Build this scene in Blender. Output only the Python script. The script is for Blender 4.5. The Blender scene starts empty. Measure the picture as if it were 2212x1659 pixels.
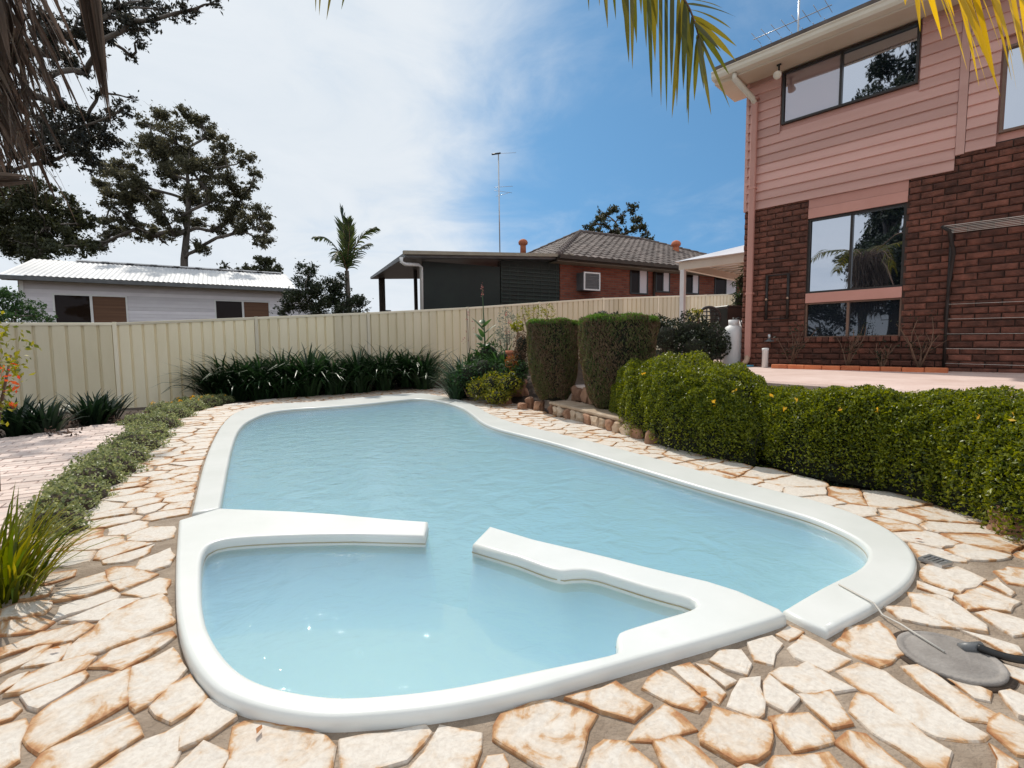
import bpy, bmesh, math, random
import numpy as np
from mathutils import Vector, Matrix
from mathutils.geometry import tessellate_polygon
rng = np.random.default_rng(7); random.seed(7)
sc = bpy.context.scene
COL = sc.collection
# ------------------------------------------------------------------ camera
CX, CY, F = 1106.0, 829.5, 1050.0          # photo measured at 2212 x 1659
PITCH, ROLL, CAMZ = math.radians(4.5), math.radians(-0.5), 1.10
cam = bpy.data.objects.new('camera', bpy.data.cameras.new('camera')); COL.objects.link(cam)
RM = Matrix.Rotation(math.pi/2-PITCH, 3, 'X') @ Matrix.Rotation(ROLL, 3, 'Z')
cam.matrix_world = Matrix.Translation((0, 0, CAMZ)) @ RM.to_4x4()
cam.data.sensor_width = 36; cam.data.lens = 36*F/2212
cam.data.clip_start = 0.05; cam.data.clip_end = 5000
sc.camera = cam
# ------------------------------------------------------------------ light
SUN_AZ, SUN_EL = math.radians(-24), math.radians(50)     # azimuth from the view direction (+Y), negative = left
sdir = Vector((math.sin(SUN_AZ)*math.cos(SUN_EL), math.cos(SUN_AZ)*math.cos(SUN_EL), math.sin(SUN_EL)))
sun = bpy.data.objects.new('sun', bpy.data.lights.new('sun', 'SUN')); COL.objects.link(sun)
sun.data.energy = 2.2; sun.data.angle = math.radians(0.6); sun.data.color = (1, .94, .84)
sun.rotation_euler = sdir.to_track_quat('Z', 'Y').to_euler()
w = bpy.data.worlds.new('World'); sc.world = w; w.use_nodes = True
nt = w.node_tree; nt.nodes.clear()
def N(t, **k):
    n = nt.nodes.new(t)
    for a, v in k.items(): setattr(n, a, v)
    return n
out = N('ShaderNodeOutputWorld'); bg = N('ShaderNodeBackground')
sky = N('ShaderNodeTexSky', sky_type='NISHITA'); sky.sun_disc = False
sky.sun_elevation = SUN_EL; sky.sun_rotation = SUN_AZ; sky.air_density = 1.0; sky.dust_density = 0.3; sky.ozone_density = 2.5
tc = N('ShaderNodeTexCoord'); sep = N('ShaderNodeSeparateXYZ'); nt.links.new(tc.outputs['Generated'], sep.inputs[0])
def M_(op, a, b=None, c=None, clamp=False):
    n = N('ShaderNodeMath', operation=op); n.use_clamp = clamp
    for i, v in enumerate((a, b, c)):
        if v is None: continue
        if isinstance(v, (int, float)): n.inputs[i].default_value = v
        else: nt.links.new(v, n.inputs[i])
    return n.outputs[0]
zc = M_('ADD', M_('MAXIMUM', sep.outputs['Z'], 0.0), 0.22)
cmb = N('ShaderNodeCombineXYZ'); nt.links.new(M_('DIVIDE', sep.outputs['X'], zc), cmb.inputs[0]); nt.links.new(M_('DIVIDE', sep.outputs['Y'], zc), cmb.inputs[1])
def noise(scale, detail, rough, off, dist=0.0):
    mp = N('ShaderNodeMapping'); mp.inputs['Location'].default_value = off; nt.links.new(cmb.outputs[0], mp.inputs[0])
    n = N('ShaderNodeTexNoise'); n.inputs['Scale'].default_value = scale; n.inputs['Detail'].default_value = detail
    n.inputs['Roughness'].default_value = rough; n.inputs['Distortion'].default_value = dist; nt.links.new(mp.outputs[0], n.inputs['Vector'])
    return n.outputs['Fac']
n1 = noise(0.9, 7, .55, (3.1, 1.7, 0), .4); n2 = noise(2.6, 8, .62, (7.3, 4.1, 2), .6)
# broken high cloud over most of the sky with a clear stretch to the front right
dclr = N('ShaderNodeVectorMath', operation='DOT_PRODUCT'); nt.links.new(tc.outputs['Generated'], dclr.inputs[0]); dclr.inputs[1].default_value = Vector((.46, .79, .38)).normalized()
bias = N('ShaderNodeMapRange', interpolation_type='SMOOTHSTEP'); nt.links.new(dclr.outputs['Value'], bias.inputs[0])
for i, v in enumerate((.74, .955, .42, -.21)): bias.inputs[i+1].default_value = v  # extra cloud, mostly out of view, added to brighten the fill
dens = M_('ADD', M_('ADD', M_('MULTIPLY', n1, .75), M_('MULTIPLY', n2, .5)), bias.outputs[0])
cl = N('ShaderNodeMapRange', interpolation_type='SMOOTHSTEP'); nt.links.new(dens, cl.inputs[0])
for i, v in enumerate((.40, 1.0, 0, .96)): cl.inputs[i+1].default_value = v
cloudcol = N('ShaderNodeMixRGB'); nt.links.new(n2, cloudcol.inputs[0]); cloudcol.inputs[1].default_value = (4.5, 4.95, 5.4, 1); cloudcol.inputs[2].default_value = (5.7, 5.9, 6.1, 1)
hs = N('ShaderNodeHueSaturation'); hs.inputs['Saturation'].default_value = .95; hs.inputs['Value'].default_value = 1.0; 
lift = N('ShaderNodeCombineXYZ'); nt.links.new(sep.outputs['X'], lift.inputs[0]); nt.links.new(sep.outputs['Y'], lift.inputs[1]); nt.links.new(M_('ADD', M_('MULTIPLY', M_('MAXIMUM', sep.outputs['Z'], 0.0), .6), .30), lift.inputs[2])
nrm = N('ShaderNodeVectorMath', operation='NORMALIZE'); nt.links.new(lift.outputs[0], nrm.inputs[0]); nt.links.new(nrm.outputs[0], sky.inputs[0])
gn = N('ShaderNodeMixRGB', blend_type='MULTIPLY'); gn.inputs[0].default_value = 1; gn.inputs[2].default_value = (.40, .69, .755, 1); nt.links.new(sky.outputs[0], gn.inputs[1]); nt.links.new(gn.outputs[0], hs.inputs['Color'])
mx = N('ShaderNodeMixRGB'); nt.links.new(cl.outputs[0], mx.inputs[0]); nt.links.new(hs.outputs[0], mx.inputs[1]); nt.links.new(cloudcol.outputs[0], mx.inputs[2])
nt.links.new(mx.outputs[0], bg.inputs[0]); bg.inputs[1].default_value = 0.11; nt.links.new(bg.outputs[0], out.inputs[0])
sc.view_settings.view_transform = 'Standard'; sc.view_settings.look = 'None'; sc.view_settings.gamma = 1
sc.view_settings.use_curve_mapping = False; sc.view_settings.exposure = 0.52
sc.render.engine = 'CYCLES'
sc.cycles.transparent_max_bounces = 16; sc.cycles.volume_bounces = 6; sc.cycles.max_bounces = 8; sc.cycles.diffuse_bounces = 4; sc.cycles.glossy_bounces = 3
# ------------------------------------------------------------------ pixel -> place
def ray(x, y): return RM @ Vector(((x-CX)/F, -(y-CY)/F, -1))
CAM = Vector((0, 0, CAMZ))
def G(x, y, z=0.0): d = ray(x, y); return CAM + d*((z-CAMZ)/d.z)          # where the pixel meets the level z
def PY(x, y, Y): d = ray(x, y); return CAM + d*(Y/d.y)                    # at a known distance
def to_px(p): q = RM.transposed() @ (Vector(p)-CAM); return CX+F*q.x/-q.z, CY-F*q.y/-q.z
class Frame:
    """a wall plane: origin p0, local x along the wall, local y into the building (away from us)"""
    def __init__(s, p0, ux, uy):
        s.p = Vector((p0[0], p0[1], 0)); l = math.hypot(ux, uy); s.u = Vector((ux/l, uy/l, 0)); s.v = Vector((-uy/l, ux/l, 0)); s.a = math.atan2(uy, ux)
        if s.v.dot(s.p-Vector((0, 0, 0))) < 0: s.v = -s.v
        s.flip = s.v.dot(Vector((-uy, ux, 0))) < 0
    def pix(s, x, y, off=0.0):
        d = ray(x, y); q = s.p + s.v*off; t = (q-CAM).dot(s.v)/d.dot(s.v); P = CAM + d*t
        return (P-s.p).dot(s.u), P.z
    def W(s, a, off, z): return s.p + s.u*a + s.v*off + Vector((0, 0, z))
# ------------------------------------------------------------------ materials
def newmat(name):
    m = bpy.data.materials.new(name); m.use_nodes = True; m.node_tree.nodes.clear(); return m, m.node_tree
def ln(t, a, b): t.links.new(a, b)
def vary(name, c1, c2, scale=4, rough=.7, bump=.0, bscale=40, detail=5, spec=.5, stretch=(1, 1, 1), c3=None, metal=0, coat=0, island=0, vr=(.82, 1.15)):
    """two (three) real colours mixed by noise, with fine relief"""
    m, t = newmat(name); n = t.nodes
    o = n.new('ShaderNodeOutputMaterial'); p = n.new('ShaderNodeBsdfPrincipled'); ln(t, p.outputs[0], o.inputs[0])
    tcn = n.new('ShaderNodeTexCoord'); mp = n.new('ShaderNodeMapping'); mp.inputs['Scale'].default_value = stretch; ln(t, tcn.outputs['Object'], mp.inputs[0])
    oi = n.new('ShaderNodeObjectInfo'); ad = n.new('ShaderNodeVectorMath'); ad.operation = 'ADD'
    sc_ = n.new('ShaderNodeVectorMath'); sc_.operation = 'SCALE'; cb = n.new('ShaderNodeCombineXYZ')
    for i in range(3): ln(t, oi.outputs['Random'], cb.inputs[i])
    ln(t, cb.outputs[0], sc_.inputs[0]); sc_.inputs['Scale'].default_value = 37; ln(t, mp.outputs[0], ad.inputs[0]); ln(t, sc_.outputs[0], ad.inputs[1])
    nz = n.new('ShaderNodeTexNoise'); nz.inputs['Scale'].default_value = scale; nz.inputs['Detail'].default_value = detail; nz.inputs['Roughness'].default_value = .6; ln(t, ad.outputs[0], nz.inputs['Vector'])
    cr = n.new('ShaderNodeValToRGB'); e = cr.color_ramp.elements; e[0].position = .33; e[1].position = .67
    e[0].color = (*c1, 1); e[1].color = (*c2, 1)
    if c3: q = e.new(.9); q.color = (*c3, 1)
    ln(t, nz.outputs['Fac'], cr.inputs[0])
    src = cr.outputs[0]
    hsv = n.new('ShaderNodeHueSaturation'); mr = n.new('ShaderNodeMapRange'); mr.inputs[3].default_value = vr[0]; mr.inputs[4].default_value = vr[1]
    if island:
        ge = n.new('ShaderNodeNewGeometry'); ln(t, ge.outputs['Random Per Island'], mr.inputs[0]); mr.inputs[3].default_value = 1-island; mr.inputs[4].default_value = 1+island
    else: ln(t, oi.outputs['Random'], mr.inputs[0])
    ln(t, mr.outputs[0], hsv.inputs['Value']); ln(t, src, hsv.inputs['Color']); ln(t, hsv.outputs[0], p.inputs['Base Color'])
    p.inputs['Roughness'].default_value = rough; p.inputs['Specular IOR Level'].default_value = spec; p.inputs['Metallic'].default_value = metal
    p.inputs['Coat Weight'].default_value = coat
    if bump:
        nb = n.new('ShaderNodeTexNoise'); nb.inputs['Scale'].default_value = bscale; nb.inputs['Detail'].default_value = 6; ln(t, ad.outputs[0], nb.inputs['Vector'])
        b = n.new('ShaderNodeBump'); b.inputs['Strength'].default_value = bump; b.inputs['Distance'].default_value = .01; ln(t, nb.outputs['Fac'], b.inputs['Height']); ln(t, b.outputs[0], p.inputs['Normal'])
    return m
def leafmat(name, c1, c2, transl=.35, rough=.45, tcol=None, spec=.4):
    m, t = newmat(name); n = t.nodes
    o = n.new('ShaderNodeOutputMaterial'); p = n.new('ShaderNodeBsdfPrincipled'); tr = n.new('ShaderNodeBsdfTranslucent'); mix = n.new('ShaderNodeMixShader')
    ge = n.new('ShaderNodeNewGeometry'); cr = n.new('ShaderNodeValToRGB'); e = cr.color_ramp.elements
    e[0].color = (*c1, 1); e[1].color = (*c2, 1); ln(t, ge.outputs['Random Per Island'], cr.inputs[0])
    ln(t, cr.outputs[0], p.inputs['Base Color']); p.inputs['Roughness'].default_value = rough; p.inputs['Specular IOR Level'].default_value = spec
    hsv = n.new('ShaderNodeHueSaturation'); hsv.inputs['Hue'].default_value = .48; hsv.inputs['Saturation'].default_value = 1.15; hsv.inputs['Value'].default_value = 1.6
    ln(t, cr.outputs[0], hsv.inputs['Color']); ln(t, hsv.outputs[0], tr.inputs[0])
    mix.inputs[0].default_value = transl; ln(t, p.outputs[0], mix.inputs[1]); ln(t, tr.outputs[0], mix.inputs[2]); ln(t, mix.outputs[0], o.inputs[0])
    return m
def glassmat(name, tint, refl, col=(.8, .85, .95)):
    m, t = newmat(name); n = t.nodes
    o = n.new('ShaderNodeOutputMaterial'); d = n.new('ShaderNodeBsdfDiffuse'); d.inputs[0].default_value = (*tint, 1)
    g = n.new('ShaderNodeBsdfGlossy'); g.inputs[0].default_value = (*col, 1); g.inputs[1].default_value = .015
    nb = n.new('ShaderNodeTexNoise'); nb.inputs['Scale'].default_value = 1.6; nb.inputs['Detail'].default_value = 1; tcn = n.new('ShaderNodeTexCoord'); ln(t, tcn.outputs['Object'], nb.inputs['Vector'])
    b = n.new('ShaderNodeBump'); b.inputs['Strength'].default_value = .12; b.inputs['Distance'].default_value = .03; ln(t, nb.outputs['Fac'], b.inputs['Height']); ln(t, b.outputs[0], g.inputs['Normal'])
    fr = n.new('ShaderNodeFresnel'); fr.inputs[0].default_value = 1.5; ad = n.new('ShaderNodeMath'); ad.operation = 'ADD'; ad.use_clamp = True; ln(t, fr.outputs[0], ad.inputs[0]); ad.inputs[1].default_value = refl
    mix = n.new('ShaderNodeMixShader'); ln(t, ad.outputs[0], mix.inputs[0]); ln(t, d.outputs[0], mix.inputs[1]); ln(t, g.outputs[0], mix.inputs[2]); ln(t, mix.outputs[0], o.inputs[0])
    return m
MT = {}
MT['gelcoat'] = vary('gelcoat', (.62, .635, .61), (.68, .69, .67), 2.2, .32, .03, 60, c3=(.57, .56, .51))
MT['shell_deep'] = vary('pool_shell', (.66, .76, .83), (.72, .81, .87), 1.5, .5)
MT['spa_gel'] = vary('spa_gelcoat', (.68, .69, .76), (.74, .75, .81), 2, .4)
MT['shell_wall'] = vary('pool_wall', (.70, .79, .76), (.78, .84, .81), 2, .4)
MT['mortar'] = vary('mortar', (.27, .205, .15), (.42, .335, .26), 9, .95, 1.0, 70, c3=(.15, .115, .09))
MT['heart'] = vary('core_shade', (.010, .012, .006), (.022, .022, .012), 8, 1, .5, 40)  # near-black colour stands for the shade inside foliage, on solid cores
MT['soil'] = vary('soil', (.035, .025, .018), (.075, .05, .035), 6, 1, 1, 40)
MT['ground'] = vary('ground', (.06, .055, .03), (.10, .085, .05), .8, 1, .6, 12)
MT['path_brick'] = vary('path_brick', (.62, .48, .42), (.74, .62, .56), 6, .85, .35, 60)
MT['path_sand'] = vary('path_sand', (.56, .44, .385), (.66, .54, .48), 8, .95, .5, 60)
MT['terrace'] = vary('terrace_paving', (.50, .36, .31), (.62, .48, .43), 2.5, .85, .3, 50)
MT['fence'] = vary('cream_steel', (.76, .665, .46), (.86, .765, .565), 1.4, .45, .03, 30, stretch=(1, 1, .3))
MT['fence_rail'] = vary('cream_rail', (.82, .74, .56), (.85, .77, .61), 2, .4)
MT['brick'] = vary('brick_red', (.068, .027, .018), (.17, .062, .041), 9, .9, .9, 55, c3=(.30, .14, .10), vr=(.6, 1.45))
MT['brick_mortar'] = vary('brick_mortar', (.055, .033, .027), (.09, .055, .043), 10, .95, .5, 50)
MT['board'] = vary('pink_board', (.56, .31, .26), (.66, .385, .33), 1.1, .6, .12, 40, stretch=(.3, 1, 3))
MT['trim_pink'] = vary('pink_trim', (.52, .25, .20), (.58, .29, .235), 2, .5)
MT['gutter'] = vary('cream_gutter', (.66, .58, .47), (.72, .64, .53), 2, .4)
MT['soffit'] = vary('soffit', (.60, .48, .36), (.66, .54, .42), 2, .7)
MT['frame_dark'] = vary('bronze_frame', (.018, .014, .012), (.03, .024, .02), 5, .4)
MT['frame_brown'] = vary('brown_frame', (.16, .09, .06), (.22, .13, .09), 5, .45)
MT['glass'] = glassmat('window_glass', (.012, .016, .024), .62)
MT['glass_curtain'] = glassmat('window_glass_curtain', (.30, .19, .18), .30)
MT['glass_low'] = glassmat('window_glass_low', (.012, .016, .022), .10)
MT['glass_far'] = glassmat('far_glass', (.022, .014, .010), .0, (.25, .25, .28))
MT['white_paint'] = vary('white_paint', (.72, .72, .72), (.80, .80, .80), 3, .5)
MT['white_board'] = vary('white_board', (.74, .71, .76), (.80, .78, .82), 2, .55)
MT['white_roof'] = vary('white_roof', (.70, .70, .71), (.80, .80, .80), 1.2, .35, stretch=(1, .4, 1))
MT['gutter_grey'] = vary('grey_gutter', (.09, .095, .10), (.14, .145, .15), 3, .4)
MT['fascia_tan'] = vary('tan_fascia', (.24, .21, .16), (.30, .27, .21), 3, .6)
MT['blind'] = vary('timber_blind', (.11, .05, .025), (.19, .09, .045), 2, .6, .3, 10, stretch=(.2, 1, 14))
MT['tile'] = vary('roof_tile', (.085, .065, .058), (.17, .135, .12), 3, .8, .5, 40, c3=(.30, .26, .24), island=.25)
MT['terracotta'] = vary('terracotta', (.42, .12, .06), (.52, .18, .09), 8, .8, .3, 40)
MT['green_dark'] = vary('dark_green_sheet', (.006, .016, .015), (.012, .026, .022), 2, .6)
MT['black'] = vary('black_plastic', (.010, .010, .010), (.02, .02, .02), 6, .4)
MT['black_rough'] = vary('black_pipe', (.014, .010, .009), (.03, .02, .017), 6, .6)
MT['dark_timber'] = vary('dark_timber', (.03, .022, .016), (.06, .042, .03), 5, .7)
MT['grey_plastic'] = vary('grey_lid', (.20, .18, .165), (.31, .285, .265), 7, .75, .4, 90)
MT['metal'] = vary('galvanised', (.45, .45, .46), (.60, .60, .61), 8, .35, metal=.8)
MT['bark_grey'] = vary('bark_grey', (.07, .06, .05), (.16, .135, .115), 5, .9, .8, 20, stretch=(1, 1, .3))
MT['twig'] = vary('twig', (.10, .055, .035), (.19, .11, .07), 8, .8)
MT['rock'] = vary('rock', (.20, .10, .06), (.42, .24, .15), 5, .9, .9, 25, c3=(.5, .38, .29))
MT['step_stone'] = vary('step_stone', (.40, .28, .18), (.60, .48, .36), 5, .9, .6, 25)
MT['kerb_orange'] = vary('kerb_orange', (.52, .13, .05), (.66, .22, .09), 6, .75, .3, 40)
MT['blue_hose'] = vary('blue_hose', (.05, .28, .42), (.10, .36, .50), 6, .4)
MT['tan_metal'] = vary('tan_metal', (.46, .30, .20), (.52, .35, .25), 4, .5)
MT['rope'] = vary('cord_white', (.62, .58, .52), (.72, .68, .62), 6, .8)
L_AGA = leafmat('strap_leaf_dark', (.010, .028, .011), (.032, .078, .026), .18, .35)
L_CLIV = leafmat('strap_leaf_deep', (.007, .020, .010), (.02, .045, .018), .15, .4)
L_HEDGE = leafmat('hedge_leaf', (.028, .056, .006), (.27, .305, .025), .36, .36)
L_TOPI = leafmat('conifer_leaf', (.06, .09, .03), (.16, .16, .065), .25, .7, spec=.15)
L_TOPI_B = leafmat('conifer_brown', (.11, .075, .045), (.22, .15, .095), .18, .8, spec=.1)
L_TOPI_G = leafmat('conifer_tip', (.06, .13, .02), (.13, .24, .05), .4, .6)
L_GUM = leafmat('gum_leaf', (.04, .042, .024), (.13, .125, .07), .42, .5)
L_GUM2 = leafmat('gum_leaf_warm', (.022, .028, .010), (.06, .066, .028), .25, .5)
L_OVER = leafmat('overhang_leaf', (.014, .016, .011), (.045, .044, .03), .25, .5)
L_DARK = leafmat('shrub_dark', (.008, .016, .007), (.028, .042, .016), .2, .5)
L_COVER = leafmat('cover_leaf', (.08, .12, .04), (.42, .45, .22), .3, .45)
L_GRASS = leafmat('grass_blade', (.04, .085, .006), (.26, .24, .02), .45, .45)
L_YEL = leafmat('yellow_green', (.06, .10, .012), (.34, .32, .04), .4, .5)
L_MID = leafmat('mid_green', (.02, .055, .015), (.06, .13, .04), .3, .4)
L_GREY = leafmat('grey_green', (.07, .11, .085), (.17, .22, .17), .25, .6)
L_PALM = leafmat('palm_leaf', (.05, .065, .012), (.17, .15, .03), .5, .45)
L_PALMY = leafmat('palm_yellow', (.42, .30, .025), (.72, .55, .10), .5, .45)
L_FPALM = leafmat('far_palm_leaf', (.02, .035, .012), (.075, .10, .028), .35, .5)
L_DEAD = leafmat('dead_frond', (.030, .020, .014), (.17, .128, .10), .2, .9, spec=.1)
M_FLO = leafmat('orange_petal', (.75, .12, .03), (.85, .25, .06), .3, .5)
M_FLY = leafmat('yellow_petal', (.75, .42, .02), (.85, .55, .05), .3, .5)
M_FLW = leafmat('white_petal', (.75, .75, .72), (.8, .8, .8), .3, .5)
M_PINKP = leafmat('pink_petal', (.35, .14, .12), (.5, .24, .2), .3, .5)

def stone_material():
    m, t = newmat('crazy_paving_stone'); n = t.nodes
    o = n.new('ShaderNodeOutputMaterial'); p = n.new('ShaderNodeBsdfPrincipled'); ln(t, p.outputs[0], o.inputs[0])
    tcn = n.new('ShaderNodeTexCoord'); oi = n.new('ShaderNodeObjectInfo')
    cb = n.new('ShaderNodeCombineXYZ'); [ln(t, oi.outputs['Random'], cb.inputs[i]) for i in range(3)]
    s_ = n.new('ShaderNodeVectorMath'); s_.operation = 'SCALE'; s_.inputs['Scale'].default_value = 53; ln(t, cb.outputs[0], s_.inputs[0])
    ad = n.new('ShaderNodeVectorMath'); ad.operation = 'ADD'; ln(t, tcn.outputs['Object'], ad.inputs[0]); ln(t, s_.outputs[0], ad.inputs[1])
    def nz(scale, det, dist=0):
        q = n.new('ShaderNodeTexNoise'); q.inputs['Scale'].default_value = scale; q.inputs['Detail'].default_value = det; q.inputs['Roughness'].default_value = .62; q.inputs['Distortion'].default_value = dist
        ln(t, ad.outputs[0], q.inputs['Vector']); return q.outputs['Fac']
    a = nz(5.5, 6, 2.0); b = nz(16, 8, 1.2); c = nz(60, 6)
    at = n.new('ShaderNodeAttribute'); at.attribute_name = 'edge'
    def mth(op, x, y, cl_=False):
        q = n.new('ShaderNodeMath'); q.operation = op; q.use_clamp = cl_
        for i, v in enumerate((x, y)):
            if isinstance(v, (int, float)): q.inputs[i].default_value = v
            else: ln(t, v, q.inputs[i])
        return q.outputs[0]
    ed = mth('MULTIPLY', at.outputs['Fac'], .27)
    rnd = mth('MULTIPLY', mth('SUBTRACT', oi.outputs['Random'], .5), .26)
    f = mth('ADD', mth('ADD', mth('ADD', mth('MULTIPLY', a, 1.15), mth('MULTIPLY', b, .30)), ed), rnd)
    cr = n.new('ShaderNodeValToRGB'); e = cr.color_ramp.elements
    e[0].position = .62; e[0].color = (.70, .645, .58, 1); e[1].position = .985; e[1].color = (.40, .185, .08, 1)
    q = e.new(.78); q.color = (.66, .56, .46, 1); q = e.new(.875); q.color = (.55, .335, .175, 1)
    mrp = n.new('ShaderNodeMapRange'); ln(t, f, mrp.inputs[0]); mrp.inputs[1].default_value = 0; mrp.inputs[2].default_value = 1.15
    ln(t, mrp.outputs[0], cr.inputs[0])
    mxc = n.new('ShaderNodeMixRGB'); mxc.blend_type = 'MULTIPLY'; mxc.inputs[0].default_value = .35
    cr2 = n.new('ShaderNodeValToRGB'); cr2.color_ramp.elements[0].position = .35; cr2.color_ramp.elements[0].color = (.62, .55, .5, 1); cr2.color_ramp.elements[1].position = .6; ln(t, c, cr2.inputs[0])
    ln(t, cr.outputs[0], mxc.inputs[1]); ln(t, cr2.outputs[0], mxc.inputs[2]); ln(t, mxc.outputs[0], p.inputs['Base Color'])
    p.inputs['Roughness'].default_value = .72; p.inputs['Specular IOR Level'].default_value = .3
    bp = n.new('ShaderNodeBump'); bp.inputs['Strength'].default_value = .55; bp.inputs['Distance'].default_value = .012; ln(t, mth('ADD', b, mth('MULTIPLY', c, .35)), bp.inputs['Height']); ln(t, bp.outputs[0], p.inputs['Normal'])
    return m
MT['stone'] = stone_material()
def water_material():
    m, t = newmat('pool_water'); n = t.nodes
    o = n.new('ShaderNodeOutputMaterial'); tcn = n.new('ShaderNodeTexCoord')
    def nz(scale, det, st=(1, 1, 1), dist=0):
        mp = n.new('ShaderNodeMapping'); mp.inputs['Scale'].default_value = st; ln(t, tcn.outputs['Object'], mp.inputs[0])
        q = n.new('ShaderNodeTexNoise'); q.inputs['Scale'].default_value = scale; q.inputs['Detail'].default_value = det; q.inputs['Distortion'].default_value = dist; ln(t, mp.outputs[0], q.inputs['Vector']); return q.outputs['Fac']
    a = nz(5, 3, (1, 1, 1), .6); b = nz(22, 3, (1, 1, 1), 1.2)
    ad = n.new('ShaderNodeMath'); ad.operation = 'MULTIPLY_ADD'; ln(t, b, ad.inputs[0]); ad.inputs[1].default_value = .22; ln(t, a, ad.inputs[2])
    bp = n.new('ShaderNodeBump'); bp.inputs['Strength'].default_value = .38; bp.inputs['Distance'].default_value = .035; ln(t, ad.outputs[0], bp.inputs['Height'])
    mk = n.new('ShaderNodeBsdfTransparent'); mk.inputs[0].default_value = (1, 1, 1, 1)
    vs = n.new('ShaderNodeVolumePrincipled'); vs.inputs['Color'].default_value = (.47, .645, 1.0, 1); vs.inputs['Density'].default_value = 4.2; vs.inputs['Anisotropy'].default_value = .1
    vs.inputs['Absorption Color'].default_value = (.45, .76, 1, 1); ln(t, vs.outputs[0], o.inputs['Volume'])
    g = n.new('ShaderNodeBsdfGlossy'); g.inputs[1].default_value = .04; ln(t, bp.outputs[0], g.inputs['Normal'])
    fr = n.new('ShaderNodeFresnel'); fr.inputs[0].default_value = 1.33; ln(t, bp.outputs[0], fr.inputs['Normal'])
    mix = n.new('ShaderNodeMixShader'); ln(t, fr.outputs[0], mix.inputs[0]); ln(t, mk.outputs[0], mix.inputs[1]); ln(t, g.outputs[0], mix.inputs[2]); ln(t, mix.outputs[0], o.inputs[0])
    return m
MT['water'] = water_material()
# ------------------------------------------------------------------ building blocks
def M(m): return MT[m] if isinstance(m, str) else m
def tag(o, label=None, cat=None, group=None, kind=None):
    if label: o['label'] = label
    if cat: o['category'] = cat
    if group: o['group'] = group
    if kind: o['kind'] = kind
    return o
def link(name, me, mat=None, parent=None, loc=None):
    o = bpy.data.objects.new(name, me); COL.objects.link(o)
    if mat is not None and me is not None and not me.materials: me.materials.append(M(mat))
    if parent is not None: o.parent = parent
    if loc is not None: o.location = loc
    return o
def empty(name, loc=(0, 0, 0), rz=0.0, label=None, cat=None, group=None):
    o = bpy.data.objects.new(name, None); COL.objects.link(o); o.location = loc; o.rotation_euler = (0, 0, rz); o.empty_display_size = .1
    return tag(o, label, cat, group)
def pydata(name, v, f, smooth=False):
    me = bpy.data.meshes.new(name); me.from_pydata([tuple(p) for p in v], [], f); me.update()
    if smooth: me.polygons.foreach_set('use_smooth', [True]*len(me.polygons))
    return me
def bmesh_done(bm, name, smooth=False):
    me = bpy.data.meshes.new(name); bmesh.ops.recalc_face_normals(bm, faces=bm.faces); bm.to_mesh(me); bm.free()
    if smooth: me.polygons.foreach_set('use_smooth', [True]*len(me.polygons))
    return me
def box(bm, x0, x1, y0, y1, z0, z1):
    v = [bm.verts.new(p) for p in ((x0, y0, z0), (x1, y0, z0), (x1, y1, z0), (x0, y1, z0), (x0, y0, z1), (x1, y0, z1), (x1, y1, z1), (x0, y1, z1))]
    for q in ((0, 3, 2, 1), (4, 5, 6, 7), (0, 1, 5, 4), (1, 2, 6, 5), (2, 3, 7, 6), (3, 0, 4, 7)): bm.faces.new([v[i] for i in q])
    return v
def boxme(name, dims, bev=0.0):
    bm = bmesh.new(); box(bm, *dims)
    if bev: bmesh.ops.bevel(bm, geom=list(bm.edges), offset=bev, segments=1, affect='EDGES')
    return bmesh_done(bm, name)
def part(name, dims, mat, parent, bev=0.0): return link(name, boxme(name, dims, bev), mat, parent)
def tube(pts, rad, sides=8, cap=True, name='tube'):
    """swept round bar through pts with radius per point"""
    pts = [Vector(p) for p in pts]; rad = [rad]*len(pts) if isinstance(rad, (int, float)) else rad
    v, f = [], []; prev = None
    for i, p in enumerate(pts):
        d = (pts[min(i+1, len(pts)-1)]-pts[max(i-1, 0)]).normalized()
        a = d.orthogonal().normalized() if prev is None else (prev-d*prev.dot(d)).normalized()
        prev = a; b = d.cross(a)
        for k in range(sides):
            t = 2*math.pi*k/sides; v.append(p+(a*math.cos(t)+b*math.sin(t))*rad[i])
    for i in range(len(pts)-1):
        for k in range(sides): f.append((i*sides+k, i*sides+(k+1) % sides, (i+1)*sides+(k+1) % sides, (i+1)*sides+k))
    if cap: f.append(tuple(range(sides))[::-1]); f.append(tuple(range((len(pts)-1)*sides, len(pts)*sides)))
    return v, f
def tubes(name, items, smooth=True):
    V, Fc = [], []
    for it in items:
        v, f = tube(*it); o = len(V); V += v; Fc += [tuple(i+o for i in q) for q in f]
    return pydata(name, V, Fc, smooth)
def lathe(name, prof, seg=20, smooth=True):
    v, f = [], []
    for r, z in prof:
        for k in range(seg): a = 2*math.pi*k/seg; v.append((r*math.cos(a), r*math.sin(a), z))
    n = len(prof)
    for i in range(n-1):
        for k in range(seg): f.append((i*seg+k, i*seg+(k+1) % seg, (i+1)*seg+(k+1) % seg, (i+1)*seg+k))
    f.append(tuple(range(seg))[::-1]); f.append(tuple(range((n-1)*seg, n*seg)))
    return pydata(name, v, f, smooth)
def merge(*vf):
    V, Fc = [], []
    for v, f in vf: o = len(V); V += list(v); Fc += [tuple(i+o for i in q) for q in f]
    return V, Fc
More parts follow.
